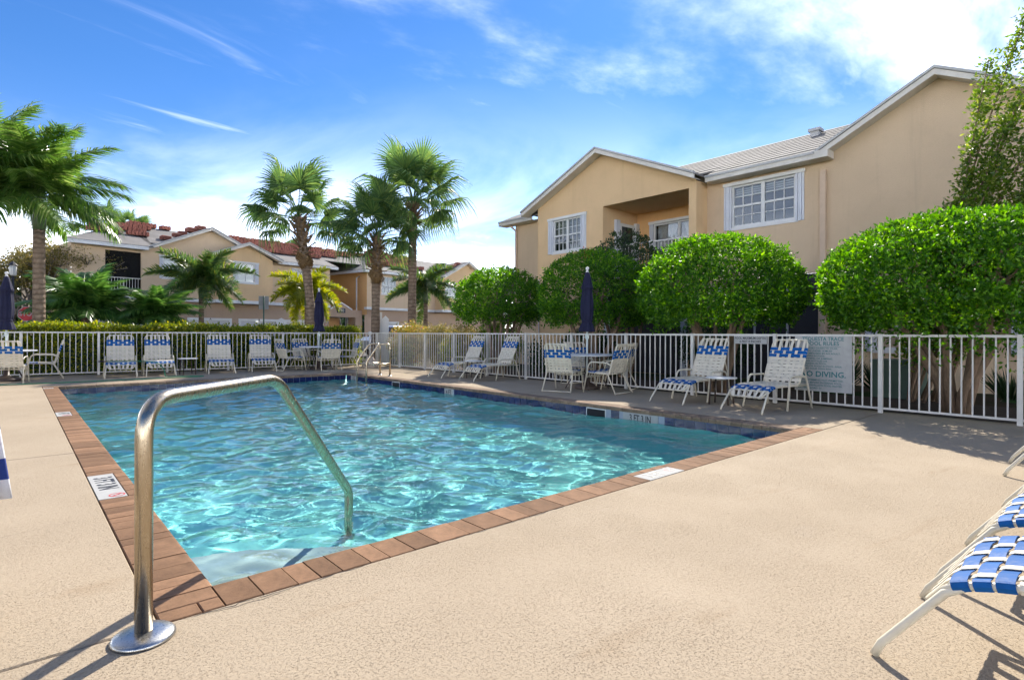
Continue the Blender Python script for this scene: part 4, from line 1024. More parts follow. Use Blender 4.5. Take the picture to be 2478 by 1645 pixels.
for i, (a, b) in enumerate(GD):
    g = keep(H2, place('garage_door', None, H2))
    for k in range(4):
        m = MB(); z0 = BG + k * (1.70 - BG) / 4; B.box(m, a + .002, b - .002, z0 + .006, z0 + (1.70 - BG) / 4 - .006, .30, .34); m.obj('panel', 'door_white', g)
    m = MB(); B.box(m, a - .13, a - .001, BG, 1.70, .20, .27); B.box(m, b + .001, b + .13, BG, 1.70, .20, .27); B.box(m, a - .13, b + .13, 1.7001, 1.84, .195, .27); m.obj('trim', 'trim_white', g)
    o = place('lettering', text_mesh('DABC'[i], .16, 'ink_black', bold=.003), g); o.matrix_local = basis(B.P((a + b) / 2, 1.775, .192), tuple(db), (0, 0, 1), tuple(-nb_))
m = MB(); ar = [B.P(.47, 1.0, .205), B.P(.87, 1.0, .205), B.P(.87, 1.84, .205), B.P(.67, 1.93, .205), B.P(.47, 1.84, .205)]; m.prism(ar, nb_ * .05); h2(m, 'arch_trim', 'trim_white')
keep(H2, window(B, H2, -5.85, -4.45, 3.83, 4.88, .02, 2, 2, 1, 'LR', .6, True, .5, .16)); keep(H2, window(B, H2, -2.34, -1.31, 3.83, 4.90, -.43, 2, 2, 1, 'LR', .95, True, .4, .20)); keep(H2, window(B, H2, 1.35, 3.20, 3.83, 4.88, .02, 2, 2, 2, 'LR', .95, True, .5, .16))
# screened porch
m = MB(); B.box(m, -8.29, -6.81, 2.87, 4.94, 1.30, 1.39); h2(m, 'porch_back', 'dark_room')
m = MB(); B.box(m, -7.75, -7.05, 2.88, 4.45, 1.20, 1.28); h2(m, 'porch_door', 'stucco_ground'); m = MB(); B.box(m, -7.55, -7.2, 3.7, 4.2, 1.18, 1.199); h2(m, 'door_glass', 'car_glass')
t = NT('bug_screen'); tr = t.n('ShaderNodeBsdfTransparent'); tr.inputs[0].default_value = (.5, .5, .5, 1); df = t.n('ShaderNodeBsdfDiffuse'); df.inputs[0].default_value = (.03, .03, .03, 1); ms = t.n('ShaderNodeMixShader'); ms.inputs[0].default_value = .5; t.l(tr.outputs[0], ms.inputs[1]); t.l(df.outputs[0], ms.inputs[2]); t.done(ms)
m = MB(); B.box(m, -8.30, -6.80, 2.86, 4.95, .10, .102); h2(m, 'porch_screen', 'bug_screen')
keep(H2, railing(B, H2, -8.29, -6.81, 2.90, 3.70, -.02, .12, 6))
# roofs of the garage house
r2 = MB(); ZR, OR = 6.95, 4.3
def zb(o): return 5.27 + (o + .4) * (ZR - 5.27) / (OR + .4)
B.slabq(r2, [(-10.0, zb(-.4), -.4), (-6.4, zb(-.4), -.4), (-6.4, ZR, OR), (-5.6, ZR, OR)], .05); B.slabq(r2, [(-.1, zb(-.4), -.4), (4.2, zb(-.4), -.4), (4.2, ZR, OR), (-.1, ZR, OR)], .05); B.slabq(r2, [(-6.4, zb(.5), .5), (-.1, zb(.5), .5), (-.1, ZR, OR), (-6.4, ZR, OR)], .05); B.slabq(r2, [(-5.6, ZR, OR + .001), (16, ZR, OR + .001), (16, 5.2, 9), (-10, 5.2, 9)], .05); B.slabq(r2, [(4.201, zb(1.2), 1.2), (9, zb(1.2), 1.2), (9, ZR, OR), (4.201, ZR, OR)], .05)
h2(r2, 'roof', 'roof_felt')
gable_roof(B, H2, -3.56, 6.68, 3.2, 5.22, -.30, 4.2); gable_roof(B, H2, -1.78, 6.05, 2.0, 5.27, -.80, 2.0)
for (a, b) in ((-10.0, -6.62), (.12, 4.2)):
    m = MB(); B.box(m, a, b, 5.08, 5.24, -.42, -.37); h2(m, 'fascia_board', 'trim_white')

H3 = thing('gable_house', 'tan house with an orange side wall behind the palms, numbered 110 at its gate', 'house', (BO.x + 8, BO.y + 2, BG))
def h3(mb, name, mat, par=None, smooth=False): return keep(H3, mb.obj(name, mat, par or H3, smooth))
m = MB(); B.wall(m, 6.75, 13.2, 2.68, 5.3, 0, [(8.0, 9.3, 3.8, 5.0)], .1); h3(m, 'wall', 'stucco_tan')
m = MB(); B.wall(m, 13.2, 19.5, 2.68, 5.3, -.9, [(13.35, 14.55, 3.8, 5.0), (16.3, 17.6, 3.8, 5.0)], .1); m.add([B.P(13.2, 5.3, -.9), B.P(18.2, 5.3, -.9), B.P(15.7, 6.62, -.9)], [(0, 1, 2)]); m.add([B.P(13.2, 2.68, -.9), B.P(13.2, 2.68, 0), B.P(13.2, 5.3, 0), B.P(13.2, 5.3, -.9)], [(0, 1, 2, 3)]); h3(m, 'gable_wall', 'stucco_yellow')
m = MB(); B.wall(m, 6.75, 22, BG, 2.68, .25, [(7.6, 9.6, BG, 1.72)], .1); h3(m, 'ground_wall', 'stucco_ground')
m = MB(); m.add([B.P(6.75, 2.3, 0), B.P(6.75, 2.3, 8), B.P(6.75, 5.3, 8), B.P(6.75, 5.3, 0)], [(3, 2, 1, 0)]); h3(m, 'side_wall', 'stucco_peach')
m = MB(); B.box(m, 6.70, 13.0, 2.66, 2.83, -.06, .24); B.box(m, 13.0, 22, 2.66, 2.83, -.96, .24); h3(m, 'floor_band', 'trim_white')
keep(H3, window(B, H3, 8.0, 9.3, 3.8, 5.0, .02, 2, 2, 2, '', .5)); keep(H3, window(B, H3, 13.35, 14.55, 3.8, 5.0, -.88, 2, 2, 1, '', .5)); keep(H3, window(B, H3, 16.3, 17.6, 3.8, 5.0, -.88, 2, 2, 1, 'L', .5))
m = MB(); B.box(m, 7.602, 9.598, BG, 1.71, .30, .34); h3(m, 'garage_door', 'door_white'); m = MB(); B.box(m, 7.45, 9.75, 1.7201, 1.86, .195, .27); B.box(m, 7.45, 7.599, BG, 1.72, .20, .27); B.box(m, 9.601, 9.75, BG, 1.72, .20, .27); h3(m, 'trim', 'trim_white')
m = MB(); m.tube([B.P(6.35, BG, .6), B.P(6.35, 4.8, .6), B.P(6.72, 4.95, .8)], .05, 8); h3(m, 'downpipe', 'drip_metal', smooth=True)
m = MB(); B.slabq(m, [(6.3, 5.36, -.4), (13.4, 5.36, -.4), (13.4, 7.2, 4.2), (9.8, 7.2, 4.2)], .05); B.slabq(m, [(6.3, 5.36, -.39), (9.8, 7.2, 4.21), (6.3, 5.36, 8.8)], .05); B.slabq(m, [(9.8, 7.2, 4.21), (22, 7.2, 4.21), (22, 5.36, 8.8), (6.3, 5.36, 8.8)], .05); B.slabq(m, [(13.401, 5.36, -.39), (22, 5.36, -.39), (22, 7.2, 4.2), (13.401, 7.2, 4.2)], .05); h3(m, 'roof', 'roof_felt')
gable_roof(B, H3, 15.7, 6.75, 2.85, 5.30, -1.25, 3.2)
m = MB(); B.box(m, 6.28, 13.0, 5.16, 5.33, -.42, -.37); h3(m, 'fascia_board', 'trim_white'); m = MB(); B.box(m, 6.27, 6.32, 5.16, 5.33, -.36, 8); h3(m, 'fascia_board', 'trim_white')
# gatehouse wall numbered 110
H4 = thing('entry_gate', 'tan entry wall with a small gable and black number plate 110', 'gate', (BO.x + 5, BO.y + 1, BG))
def h4(mb, name, mat, smooth=False): return keep(H4, mb.obj(name, mat, H4, smooth))
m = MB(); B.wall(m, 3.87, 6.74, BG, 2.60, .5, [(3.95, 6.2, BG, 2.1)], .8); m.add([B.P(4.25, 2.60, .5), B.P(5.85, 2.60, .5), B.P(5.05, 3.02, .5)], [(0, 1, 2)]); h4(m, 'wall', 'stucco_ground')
m = MB(); B.beam(m, (4.2, 2.66, .44), (5.05, 3.10, .44), .09, .09); B.beam(m, (5.9, 2.66, .44), (5.05, 3.10, .44), .09, .09); h4(m, 'gable_trim', 'trim_white')
m = MB(); B.box(m, 3.96, 6.19, BG, 2.09, 2.3, 2.4); h4(m, 'passage_wall', 'stucco_peach')
m = MB(); B.box(m, 4.74, 5.36, 2.38, 2.68, .46, .498); pl = h4(m, 'number_plate', 'ink_black')
o = place('lettering', text_mesh('110', .27, 'sign_white', bold=.006, extrude=.002), pl); o.matrix_local = basis(B.P(5.05, 2.53, .455), tuple(db), (0, 0, 1), tuple(-nb_))

# stacks of clay barrel tiles waiting on the roofs
def tile_stack_mesh(n):
    m = MB(); r = .085
    for k in range(n):
        prof = [(r * math.cos(a), r * math.sin(a)) for a in [math.pi * j / 5 for j in range(6)]]
        y0 = -.05 * 0; z0 = .10 * 0
        pts = [(x, y0 + k * .0, z0 + z + (k % 3) * .07) for x, z in prof]
        m.prism([(x + (k // 3) * .18 - .18, -.21, z + .005) for x, _, z in pts], (0, .42, 0))
    return m.mesh('tile_stack', 'clay_tile')
TS = [tile_stack_mesh(9), tile_stack_mesh(6)]
rt_ = random.Random(9)
def stack(f, s_, z, o, ang, lab, grp):
    ob = place('tile_stack', TS[0 if rt_.random() < .7 else 1], None, f.P(s_, z, o), (R(rt_.uniform(-3, 3)), 0, th + ang + R(rt_.uniform(-8, 8))), [rt_.uniform(.85, 1.15)] * 3); tag(ob, lab, 'roof tiles', grp)
LA, GA_ = 'stack of red clay roof tiles waiting on the garage house roof', 'clay tile stacks on the garage house roof'
LB_, GB_ = 'stack of red clay roof tiles waiting on the gable house roof', 'clay tile stacks on the gable house roof'
for o_, s0, s1, st in ((1.5, -.4, 4.0, .40), (2.3, -.9, 6.0, .42), (3.2, -1.5, 8.0, .44), (4.0, -1.9, 9.5, .46)):
    s_ = s0
    while s_ < s1: stack(B, s_, zb(o_) + .01, o_, 0, LA, GA_); s_ += st * rt_.uniform(.9, 1.15)
for o_, s0, s1 in ((1.7, -8.3, -6.1), (2.6, -8.0, -5.6), (3.5, -7.0, -5.0), (4.2, -5.8, -4.2)):
    s_ = s0
    while s_ < s1:
        z = max(zb(o_), 6.68 - abs(s_ + 3.56) * .456); stack(B, s_, z + .02, o_, 0, LA, GA_); s_ += rt_.uniform(.40, .60)
for q in range(9): s_ = -5.2 + q * .4; stack(B, s_, 6.69 - abs(s_ + 3.56) * .456, 1.2 + rt_.uniform(-.2, .3), R(90), LA, GA_)
for q in range(6): s_ = -1.6 + q * .35; stack(B, s_, max(zb(.9), 6.06 - abs(s_ + 1.78) * .39), .9, 0, LA, GA_)
def zc3(o): return 5.36 + (o + .4) * (1.84 / 4.6)
for o_, s0, s1, st in ((1.0, 7.9, 12.9, .42), (2.0, 8.6, 13.0, .44), (3.0, 9.3, 13.4, .46), (4.0, 10.0, 14.5, .5)):
    s_ = s0
    while s_ < s1: stack(B, s_, zc3(o_) + .01, o_, 0, LB_, GB_); s_ += st * rt_.uniform(.9, 1.2)
for q in range(5): stack(B, 13.6 + q * .42, 6.70 - abs(13.6 + q * .42 - 15.7) * .51, -.4, R(90), LB_, GB_)
for o_ in (1.4, 2.4, 3.4, 4.4, 5.4):   # on the hip towards the orange wall
    stack(B, 6.3 + .76 * min(o_ + .4, 4.6) * .62 + .3, 5.36 + 1.84 * .62 * min(1, (o_ + .4) / 4.6) + .05, o_ + .6, R(60), LB_, GB_)

# ================================================================== PLANTS
def leaf_mesh(name, P, D, Nn, L, W, mat, fold=.18):
    """one folded two-triangle blade per row: base P, axis D, face normal Nn"""
    P = np.asarray(P, float); D = np.asarray(D, float); Nn = np.asarray(Nn, float); n = len(P)
    D /= np.linalg.norm(D, axis=1, keepdims=True) + 1e-9
    S = np.cross(D, Nn); S /= np.linalg.norm(S, axis=1, keepdims=True) + 1e-9; U = np.cross(S, D)
    L = np.broadcast_to(np.asarray(L, float), (n,))[:, None]; W = np.broadcast_to(np.asarray(W, float), (n,))[:, None]
    tip = P + D * L; mid = P + D * L * .45
    a = mid + S * W / 2 + U * W * fold; b = mid - S * W / 2 + U * W * fold
    co = np.stack([P, a, tip, b], 1).reshape(-1, 3)
    me = bpy.data.meshes.new(name); me.vertices.add(4 * n); me.vertices.foreach_set('co', co.reshape(-1).astype(np.float32))
    q = np.arange(n) * 4; fc = np.stack([q, q + 1, q + 2, q, q + 2, q + 3], -1).reshape(-1)
    me.loops.add(6 * n); me.loops.foreach_set('vertex_index', fc.astype(np.int32))
    me.polygons.add(2 * n); me.polygons.foreach_set('loop_start', (np.arange(2 * n) * 3).astype(np.int32)); me.update(); me.validate()
    me.materials.append(MATS[mat]); return me
def unit(n, g): v_ = g.normal(size=(n, 3)); return v_ / np.linalg.norm(v_, axis=1, keepdims=True)

def dome_tree(label, cx, cy, r, zb_, zt, seed, ncl=5200, ls=.062, stems=6, mat='leaf_dome', name='clipped_tree', fork=.35, skirt=0):
    g = np.random.default_rng(seed); zc = zb_ + (zt - zb_) * .34
    t_ = thing(name, label, 'tree', (cx, cy, GZ), 0, 'round clipped trees along the fence' if name == 'clipped_tree' else None)
    v_ = unit(ncl, g); v_ = v_[(v_[:, 2] > -.75)]
    def surf(v, k=1.0):
        az = np.arctan2(v[:, 1], v[:, 0]); lump = 1 + .025 * np.sin(az * 3 + seed) * np.cos(v[:, 2] * 2) + .018 * np.sin(az * 7 + v[:, 2] * 6 + seed * 2) + .014 * np.sin(v[:, 2] * 13 + az * 5) + .012 * np.sin(az * 17 + v[:, 2] * 9)
        p = np.empty_like(v); up = v[:, 2] > 0; e = np.abs(v[:, 2]) ** .95 * np.sign(v[:, 2])
        hr = np.sqrt(np.clip(1 - v[:, 2] ** 2, 0, 1)) ** .92
        hn = np.linalg.norm(v[:, :2], axis=1, keepdims=True) + 1e-9
        p[:, :2] = v[:, :2] / hn * (hr * r * lump * k)[:, None]
        p[:, 2] = zc + np.where(up, e * (zt - zc), e * (zc - zb_)) * (1 if True else 1) * (lump * .5 + .5) * np.where(up, k, 1); return p
    c = surf(v_, 1.0) ; depth = 1 - np.abs(g.normal(0, .045, len(c))) - (g.random(len(c)) < .35) * g.random(len(c)) * .28
    c[:, :2] *= depth[:, None]; c[:, 2] = zc + (c[:, 2] - zc) * depth
    hole = np.sin(v_[:, 0] * 9 + seed) + np.sin(v_[:, 1] * 11 + seed * 1.7) + np.sin(v_[:, 2] * 10 + seed * .6) > 1.35
    c[hole, :2] *= .90; c[hole, 2] = zc + (c[hole, 2] - zc) * .90
    under = v_[:, 2] < -.35; c[under, 2] += g.normal(0, .10, under.sum())
    nl = 7; P = np.repeat(c, nl, 0) + g.normal(0, ls * .45, (len(c) * nl, 3))
    out = np.repeat(v_ * np.array([1, 1, .9]), nl, 0); D = out * .55 + unit(len(P), g) * .85 + np.array([0, 0, .25]); Nn = out * .8 + unit(len(P), g) * .9 + np.array([0, 0, .4])
    sz = ls * g.uniform(.65, 1.2, len(P))
    P[:, 2] -= GZ
    place('foliage', leaf_mesh('foliage', P, D, Nn, sz, sz * .52, mat), t_)
    # a few longer shoots break the clipped outline
    ns = 60; vs_ = unit(ns, g); vs_[:, 2] = np.abs(vs_[:, 2]) * .8 - .15; c2 = surf(vs_); c2[:, 2] -= GZ
    PP, DD = [], []
    for i in range(ns):
        ax = vs_[i] * .5 + g.normal(0, .4, 3) + [0, 0, .4]; ax /= np.linalg.norm(ax)
        for k in range(9): PP.append(c2[i] + ax * k * .018 * (ls / .06)); DD.append(ax * .5 + g.normal(0, .7, 3))
    PP = np.array(PP); sh_ = place('shoots', leaf_mesh('shoots', PP, np.array(DD), unit(len(PP), g), ls * .95, ls * .45, mat), t_); sh_['kind'] = 'stuff'
    rr = random.Random(seed)
    if stems:
        m = MB()
        for k in range(stems):
            a = 2 * math.pi * (k + rr.random() * .7) / stems; b0 = Vector((.10 * math.cos(a), .10 * math.sin(a), 0)); R1 = r * rr.uniform(.35, .75)
            f_ = Vector((.22 * math.cos(a), .22 * math.sin(a), fork * rr.uniform(.8, 1.6))); e = Vector((R1 * math.cos(a + rr.uniform(-.3, .3)), R1 * math.sin(a), zc - GZ + rr.uniform(-.05, .25)))
            mid = f_ * .5 + e * .5 + Vector((rr.uniform(-.1, .1), rr.uniform(-.1, .1), rr.uniform(-.05, .1)))
            m.tube([b0, f_, mid, e, e + (e - mid) * .5], [.075, .06, .042, .028, .012], 7)
            for q in range(3):
                s0 = mid + (e - mid) * rr.random(); m.tube([s0, s0 + Vector((rr.uniform(-.35, .35), rr.uniform(-.35, .35), rr.uniform(.15, .4))), s0 + Vector((rr.uniform(-.6, .6), rr.uniform(-.6, .6), rr.uniform(.4, .8)))], [.02, .014, .006], 5)
        m.obj('trunk', 'bark_tan', t_, True)
    if skirt:
        ks = skirt; PP = np.empty((ks * 9, 3)); aa = g.uniform(0, 6.28, ks); rr_ = r * g.uniform(.35, .98, ks)
        base = np.stack([np.cos(aa) * rr_, np.sin(aa) * rr_, zb_ - GZ - np.abs(g.normal(0, .16, ks))], 1); PP = np.repeat(base, 9, 0) + g.normal(0, .06, (ks * 9, 3))
        place('low_foliage', leaf_mesh('low_foliage', PP, unit(len(PP), g) + [0, 0, -.2], unit(len(PP), g) + [0, 0, .5], ls, ls * .5, mat), t_)
    return t_
T1 = dome_tree('round clipped tree closest to the pool ladder, beside the croton bushes', 10.35, 12.20, 1.30, 1.28, 2.92, 21, 3600, .072, 8)
T2 = dome_tree('round clipped tree behind the navy umbrella, with red new shoots on top', 10.25, 8.62, 1.36, 1.18, 3.02, 22, 4200, .068, 8)
dome_tree('wide round clipped tree behind the chaise by the small depth sign', 10.05, 5.42, 1.52, 1.16, 2.92, 23, 5600, .070, 7)
dome_tree('largest round clipped tree, overhanging the fence and the rules sign', 10.15, 1.80, 1.80, 1.08, 2.80, 24, 8000, .070, 7, skirt=120)
g = np.random.default_rng(4); c = np.array([[.0, .28, 2.96 - GZ]]); PP = np.repeat(c, 70, 0) + g.normal(0, .07, (70, 3)) * [1, 1, .9]; place('red_shoots', leaf_mesh('red_shoots', PP, unit(70, g) + [0, 0, 1.2], unit(70, g), .075, .03, 'leaf_red'), T2)
dome_tree('dark loose evergreen tree in front of the balcony', 12.0, 9.05, 1.15, 1.3, 3.72, 31, 1500, .085, 5, 'leaf_dark', 'evergreen_tree')

def shrub(name, label, cat, cx, cy, rx, ry, z0, z1, n, ls, mat, seed, group=None, stems=5, bark='bark_grey'):
    g = np.random.default_rng(seed); t_ = thing(name, label, cat, (cx, cy, GZ), 0, group)
    v_ = unit(n, g); k = g.random(n) ** .45
    c = v_ * k[:, None] * np.array([rx, ry, (z1 - z0) / 2]); c[:, 2] += (z0 + z1) / 2 - GZ; c += g.normal(0, .05, c.shape) * rx
    nl = 6; P = np.repeat(c, nl, 0) + g.normal(0, ls * .6, (n * nl, 3)); o_ = np.repeat(v_, nl, 0)
    sz = ls * g.uniform(.6, 1.2, len(P))
    place('foliage', leaf_mesh('foliage', P, o_ * .5 + unit(len(P), g) + [0, 0, .2], o_ + unit(len(P), g), sz, sz * .45, mat), t_)
    rr = random.Random(seed); m = MB()
    for q in range(stems):
        a = 6.28 * q / stems + rr.random(); e = Vector((rx * .7 * math.cos(a) * rr.random(), ry * .7 * math.sin(a) * rr.random(), (z0 + (z1 - z0) * rr.uniform(.5, .85)) - GZ)); h_ = max(z0 - GZ, .1)
        m.tube([(0.04 * math.cos(a), .04 * math.sin(a), 0), (e.x * .25, e.y * .25, h_ * .8), (e.x * .7, e.y * .7, e.z * .7), e], [.035 * (z1 - GZ) / 2.5, .03 * (z1 - GZ) / 2.5, .018, .005], 6)
    m.obj('stem', bark, t_, True); return t_

# tall arching shrub against the house
def arching(label, cx, cy, seed, stems, ls=.085):
    g = np.random.default_rng(seed); t_ = thing('arching_shrub', label, 'shrub', (cx, cy, GZ)); rr = random.Random(seed); m = MB(); PP, DD = [], []
    for (dx, dy, h_, w0) in stems:
        b0 = Vector((rr.uniform(-.3, .3), rr.uniform(-.3, .3), 0)); e = Vector((dx, dy, h_)); md = b0 * .5 + e * .5 + Vector((-dx * .12, -dy * .12, h_ * .06)); pts = []
        for k in range(15): q = k / 14; pts.append(b0 * (1 - q) ** 2 + md * 2 * q * (1 - q) + e * q * q)
        m.tube(pts, [.022 * (1 - .8 * k / 14) + .003 for k in range(15)], 6)
        for k in range(int(h_ * 130 * w0)):
            q = rr.uniform(.22, 1.0); i = min(13, int(q * 14)); p = pts[i].lerp(pts[i + 1], q * 14 - i); rad = .30 * w0 * (1 - q * .6) * rr.random() ** .6; v_ = Vector((rr.gauss(0, 1), rr.gauss(0, 1), rr.gauss(0, .8))).normalized()
            c_ = p + v_ * rad
            for _ in range(3): PP.append(tuple(c_ + Vector((rr.gauss(0, .04), rr.gauss(0, .04), rr.gauss(0, .04))))); DD.append((v_.x + rr.gauss(0, .7), v_.y + rr.gauss(0, .7), v_.z + rr.gauss(.3, .7)))
    m.obj('stem', 'bark_tan', t_, True); PP = np.array(PP); place('foliage', leaf_mesh('foliage', PP, np.array(DD), unit(len(PP), g) + [0, 0, .3], ls * g.uniform(.6, 1.15, len(PP)), ls * .42, 'leaf_shrub'), t_)
    return t_
arching('tall wispy shrub with long arching stems against the house gable', 11.55, 2.45, 41,
        [(0, -.80, 5.5, .75), (.1, -1.25, 6.1, .8), (-.1, -.35, 3.3, 1.0), (0, -1.15, 4.7, .9), (.1, -1.75, 5.0, 1.3), (.2, -2.0, 4.3, 1.4), (-.1, -.95, 3.8, 1.2), (0, -.05, 2.95, 1.1), (.1, -1.5, 3.6, 1.5), (0, -2.4, 5.2, 1.4), (.1, -2.6, 4.2, 1.5), (-.2, -.55, 3.0, 1.3), (.1, -1.9, 3.3, 1.5), (0, -2.9, 5.6, 1.4), (.15, -1.45, 5.6, .9)])

# clipped hedge behind the far fence
def hedge(label, a, b, depth, h, n, ls, mat, seed, name='hedge', wavy=.05):
    g = np.random.default_rng(seed); a = Vector(a); b = Vector(b); L = (b - a).length; ang = math.atan2(b.y - a.y, b.x - a.x)
    t_ = thing(name, label, 'hedge', (a.x, a.y, GZ), ang); hh = h - GZ
    u = g.random(n) * L; w = g.random(n); side = g.random(n)
    x = u; top = side < .48; front = (side >= .48) & (side < .9)
    hz_ = hh + wavy * np.sin(u * 2.3 + seed) * .6 + wavy * np.sin(u * 5.1) * .4
    y = np.where(top, w * depth, np.where(front, 0, depth)); z = np.where(top, hz_, w ** .8 * hz_)
    y = y + g.normal(0, .045, n) + np.where(front, np.abs(g.normal(0, .08, n)), 0); z = z + np.where(top, -np.abs(g.normal(0, .06, n)) + (g.random(n) < .06) * g.random(n) * .12, g.normal(0, .02, n))
    c = np.stack([x, y, np.clip(z, .05, None)], 1); nl = 5; P = np.repeat(c, nl, 0) + g.normal(0, ls * .5, (n * nl, 3))
    o_ = np.stack([np.zeros(n), np.where(top, 0, np.where(front, -1, 1)), np.where(top, 1, .25)], 1); o_ = np.repeat(o_, nl, 0)
    sz = ls * g.uniform(.6, 1.25, len(P))
    place('foliage', leaf_mesh('foliage', P, o_ * .5 + unit(len(P), g) + [0, 0, .25], o_ * .8 + unit(len(P), g), sz, sz * .55, mat), t_)
    m = MB(); rr = random.Random(seed)
    for k in range(int(L / .35)):
        x0 = .2 + k * .35; m.tube([(x0, depth * .5, 0), (x0 + rr.uniform(-.1, .1), depth * .5 + rr.uniform(-.15, .15), hh * .5), (x0 + rr.uniform(-.2, .2), depth * .5 + rr.uniform(-.25, .25), hh * .92)], [.02, .014, .005], 5)
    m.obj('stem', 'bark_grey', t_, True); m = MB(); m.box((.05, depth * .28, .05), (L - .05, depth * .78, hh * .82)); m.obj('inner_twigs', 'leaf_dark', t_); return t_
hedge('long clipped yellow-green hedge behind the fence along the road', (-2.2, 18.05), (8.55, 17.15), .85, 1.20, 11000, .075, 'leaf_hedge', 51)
for i, (x, y, rx, zt, mt, lab) in enumerate(((9.75, 16.0, .75, 1.42, 'leaf_croton', 'yellow-orange croton bush in the fence corner under the palms'), (10.1, 14.8, .70, 1.34, 'leaf_olive', 'dry brown-green bush next to the croton bush'), (10.2, 13.6, .7, 1.30, 'leaf_olive', 'brownish bush between the dry bush and the first round tree'), (10.9, 12.9, .8, 1.35, 'leaf_shrub', 'bright green bush beneath the round tree closest to the ladder'), (12.6, 6.9, .9, 1.45, 'leaf_dark', 'dark rounded bush against the house wall beneath the window'), (12.1, 10.4, .8, 1.2, 'leaf_dark', 'dark bush behind the round tree with red shoots'))):
    shrub('bush', lab, 'bush', x, y, rx, rx, .12, zt, 1500, .07, mt, 60 + i)
for i, (x, y, lab) in enumerate(((9.25, 15.6, 'small leafy plant just behind the fence near the ladder'), (9.3, 13.1, 'sparse yellow-green plant behind the fence beside the chaises'), (9.35, 9.6, 'dark sprig plant behind the fence next to the umbrella table'))):
    shrub('plant', lab, 'plant', x, y, .30, .35, .08, .85, 130, .085, 'leaf_hedge' if i != 2 else 'leaf_dark', 70 + i)
def grass_clump(label, x, y, h, n, seed):
    g = np.random.default_rng(seed); t_ = thing('grass_clump', label, 'plant', (x, y, GZ)); a = g.uniform(0, 6.28, n); r0 = g.random(n) * .12
    P = np.stack([np.cos(a) * r0, np.sin(a) * r0, np.zeros(n)], 1); D = np.stack([np.cos(a) * .55, np.sin(a) * .55, np.ones(n)], 1) + g.normal(0, .18, (n, 3)); place('blades', leaf_mesh('blades', P, D, unit(n, g), h * g.uniform(.6, 1.1, n), .035, 'leaf_dark'), t_)
    m = MB(); m.lathe([(.14, 0), (.10, .05), (.02, .07)], 12); m.obj('crown', 'leaf_dark', t_); return t_
grass_clump('dark strap-leaved clump on the lawn behind the rules sign', 12.1, 4.0, .75, 160, 81); grass_clump('dark strap-leaved clump by the green utility box', 12.3, 3.3, .7, 160, 82); grass_clump('dark strap-leaved clump by the house wall past the largest round tree', 12.6, 1.5, .6, 140, 83)

# ------------------------------------------------------------------ palms
def fan_leaf(seed, pet, bl, nseg, spread, droop, dead=False):
    g = random.Random(seed); m = MB(); V, F_ = [], []
    # local: petiole along +x, face up +z
    pts = [Vector((pet * q, 0, -.10 * pet * q * q)) for q in (0, .35, .7, 1.0)]
    m.tube(pts, [.022, .016, .012, .009], 5); hub = pts[-1]
    for k in range(nseg):
        q = (k + .5) / nseg * 2 - 1; a = q * spread; ln = bl * (1 - .38 * abs(q) ** 1.6) * g.uniform(.9, 1.06); w = .056
        d = Vector((math.cos(a), math.sin(a), .16 - .34 * abs(math.sin(a)) * .5)); sd = Vector((-math.sin(a), math.cos(a), 0)); p0 = hub + Vector((.14 * (1 - abs(q)), 0, 0)); dr = droop * g.uniform(.75, 1.3)
        row = []
        for t_, ww, dz in ((0, .25, 0), (.45, 1.0, -.03), (.72, .75, -.16 * dr / .5), (.92, .25, -.48 * dr / .5), (1.0, .02, -.70 * dr / .5)):
            tt = t_ * (1 - .10 * max(0, t_ - .6)); c = p0 + d * ln * tt + Vector((0, 0, dz * ln)); z_ = .012 if k % 2 else -.012
            row.append((c + sd * w * ww / 2 + Vector((0, 0, z_)), c - sd * w * ww / 2 - Vector((0, 0, z_))))
        vs = [p for r_ in row for p in r_]; m.add(vs, [(2 * i, 2 * i + 1, 2 * i + 3, 2 * i + 2) for i in range(len(row) - 1)])
    return m
FAN = [fan_leaf(s, p, b_, 38, R(122), dr).mesh('frond', 'palm_fan') for s, p, b_, dr in ((1, 1.15, .92, .30), (2, 1.05, .90, .45), (3, 1.15, .86, .60), (4, .95, .82, .75))]
FAND = [fan_leaf(9, .35, .75, 24, R(70), 1.3).mesh('dead_frond', 'leaf_dead')]
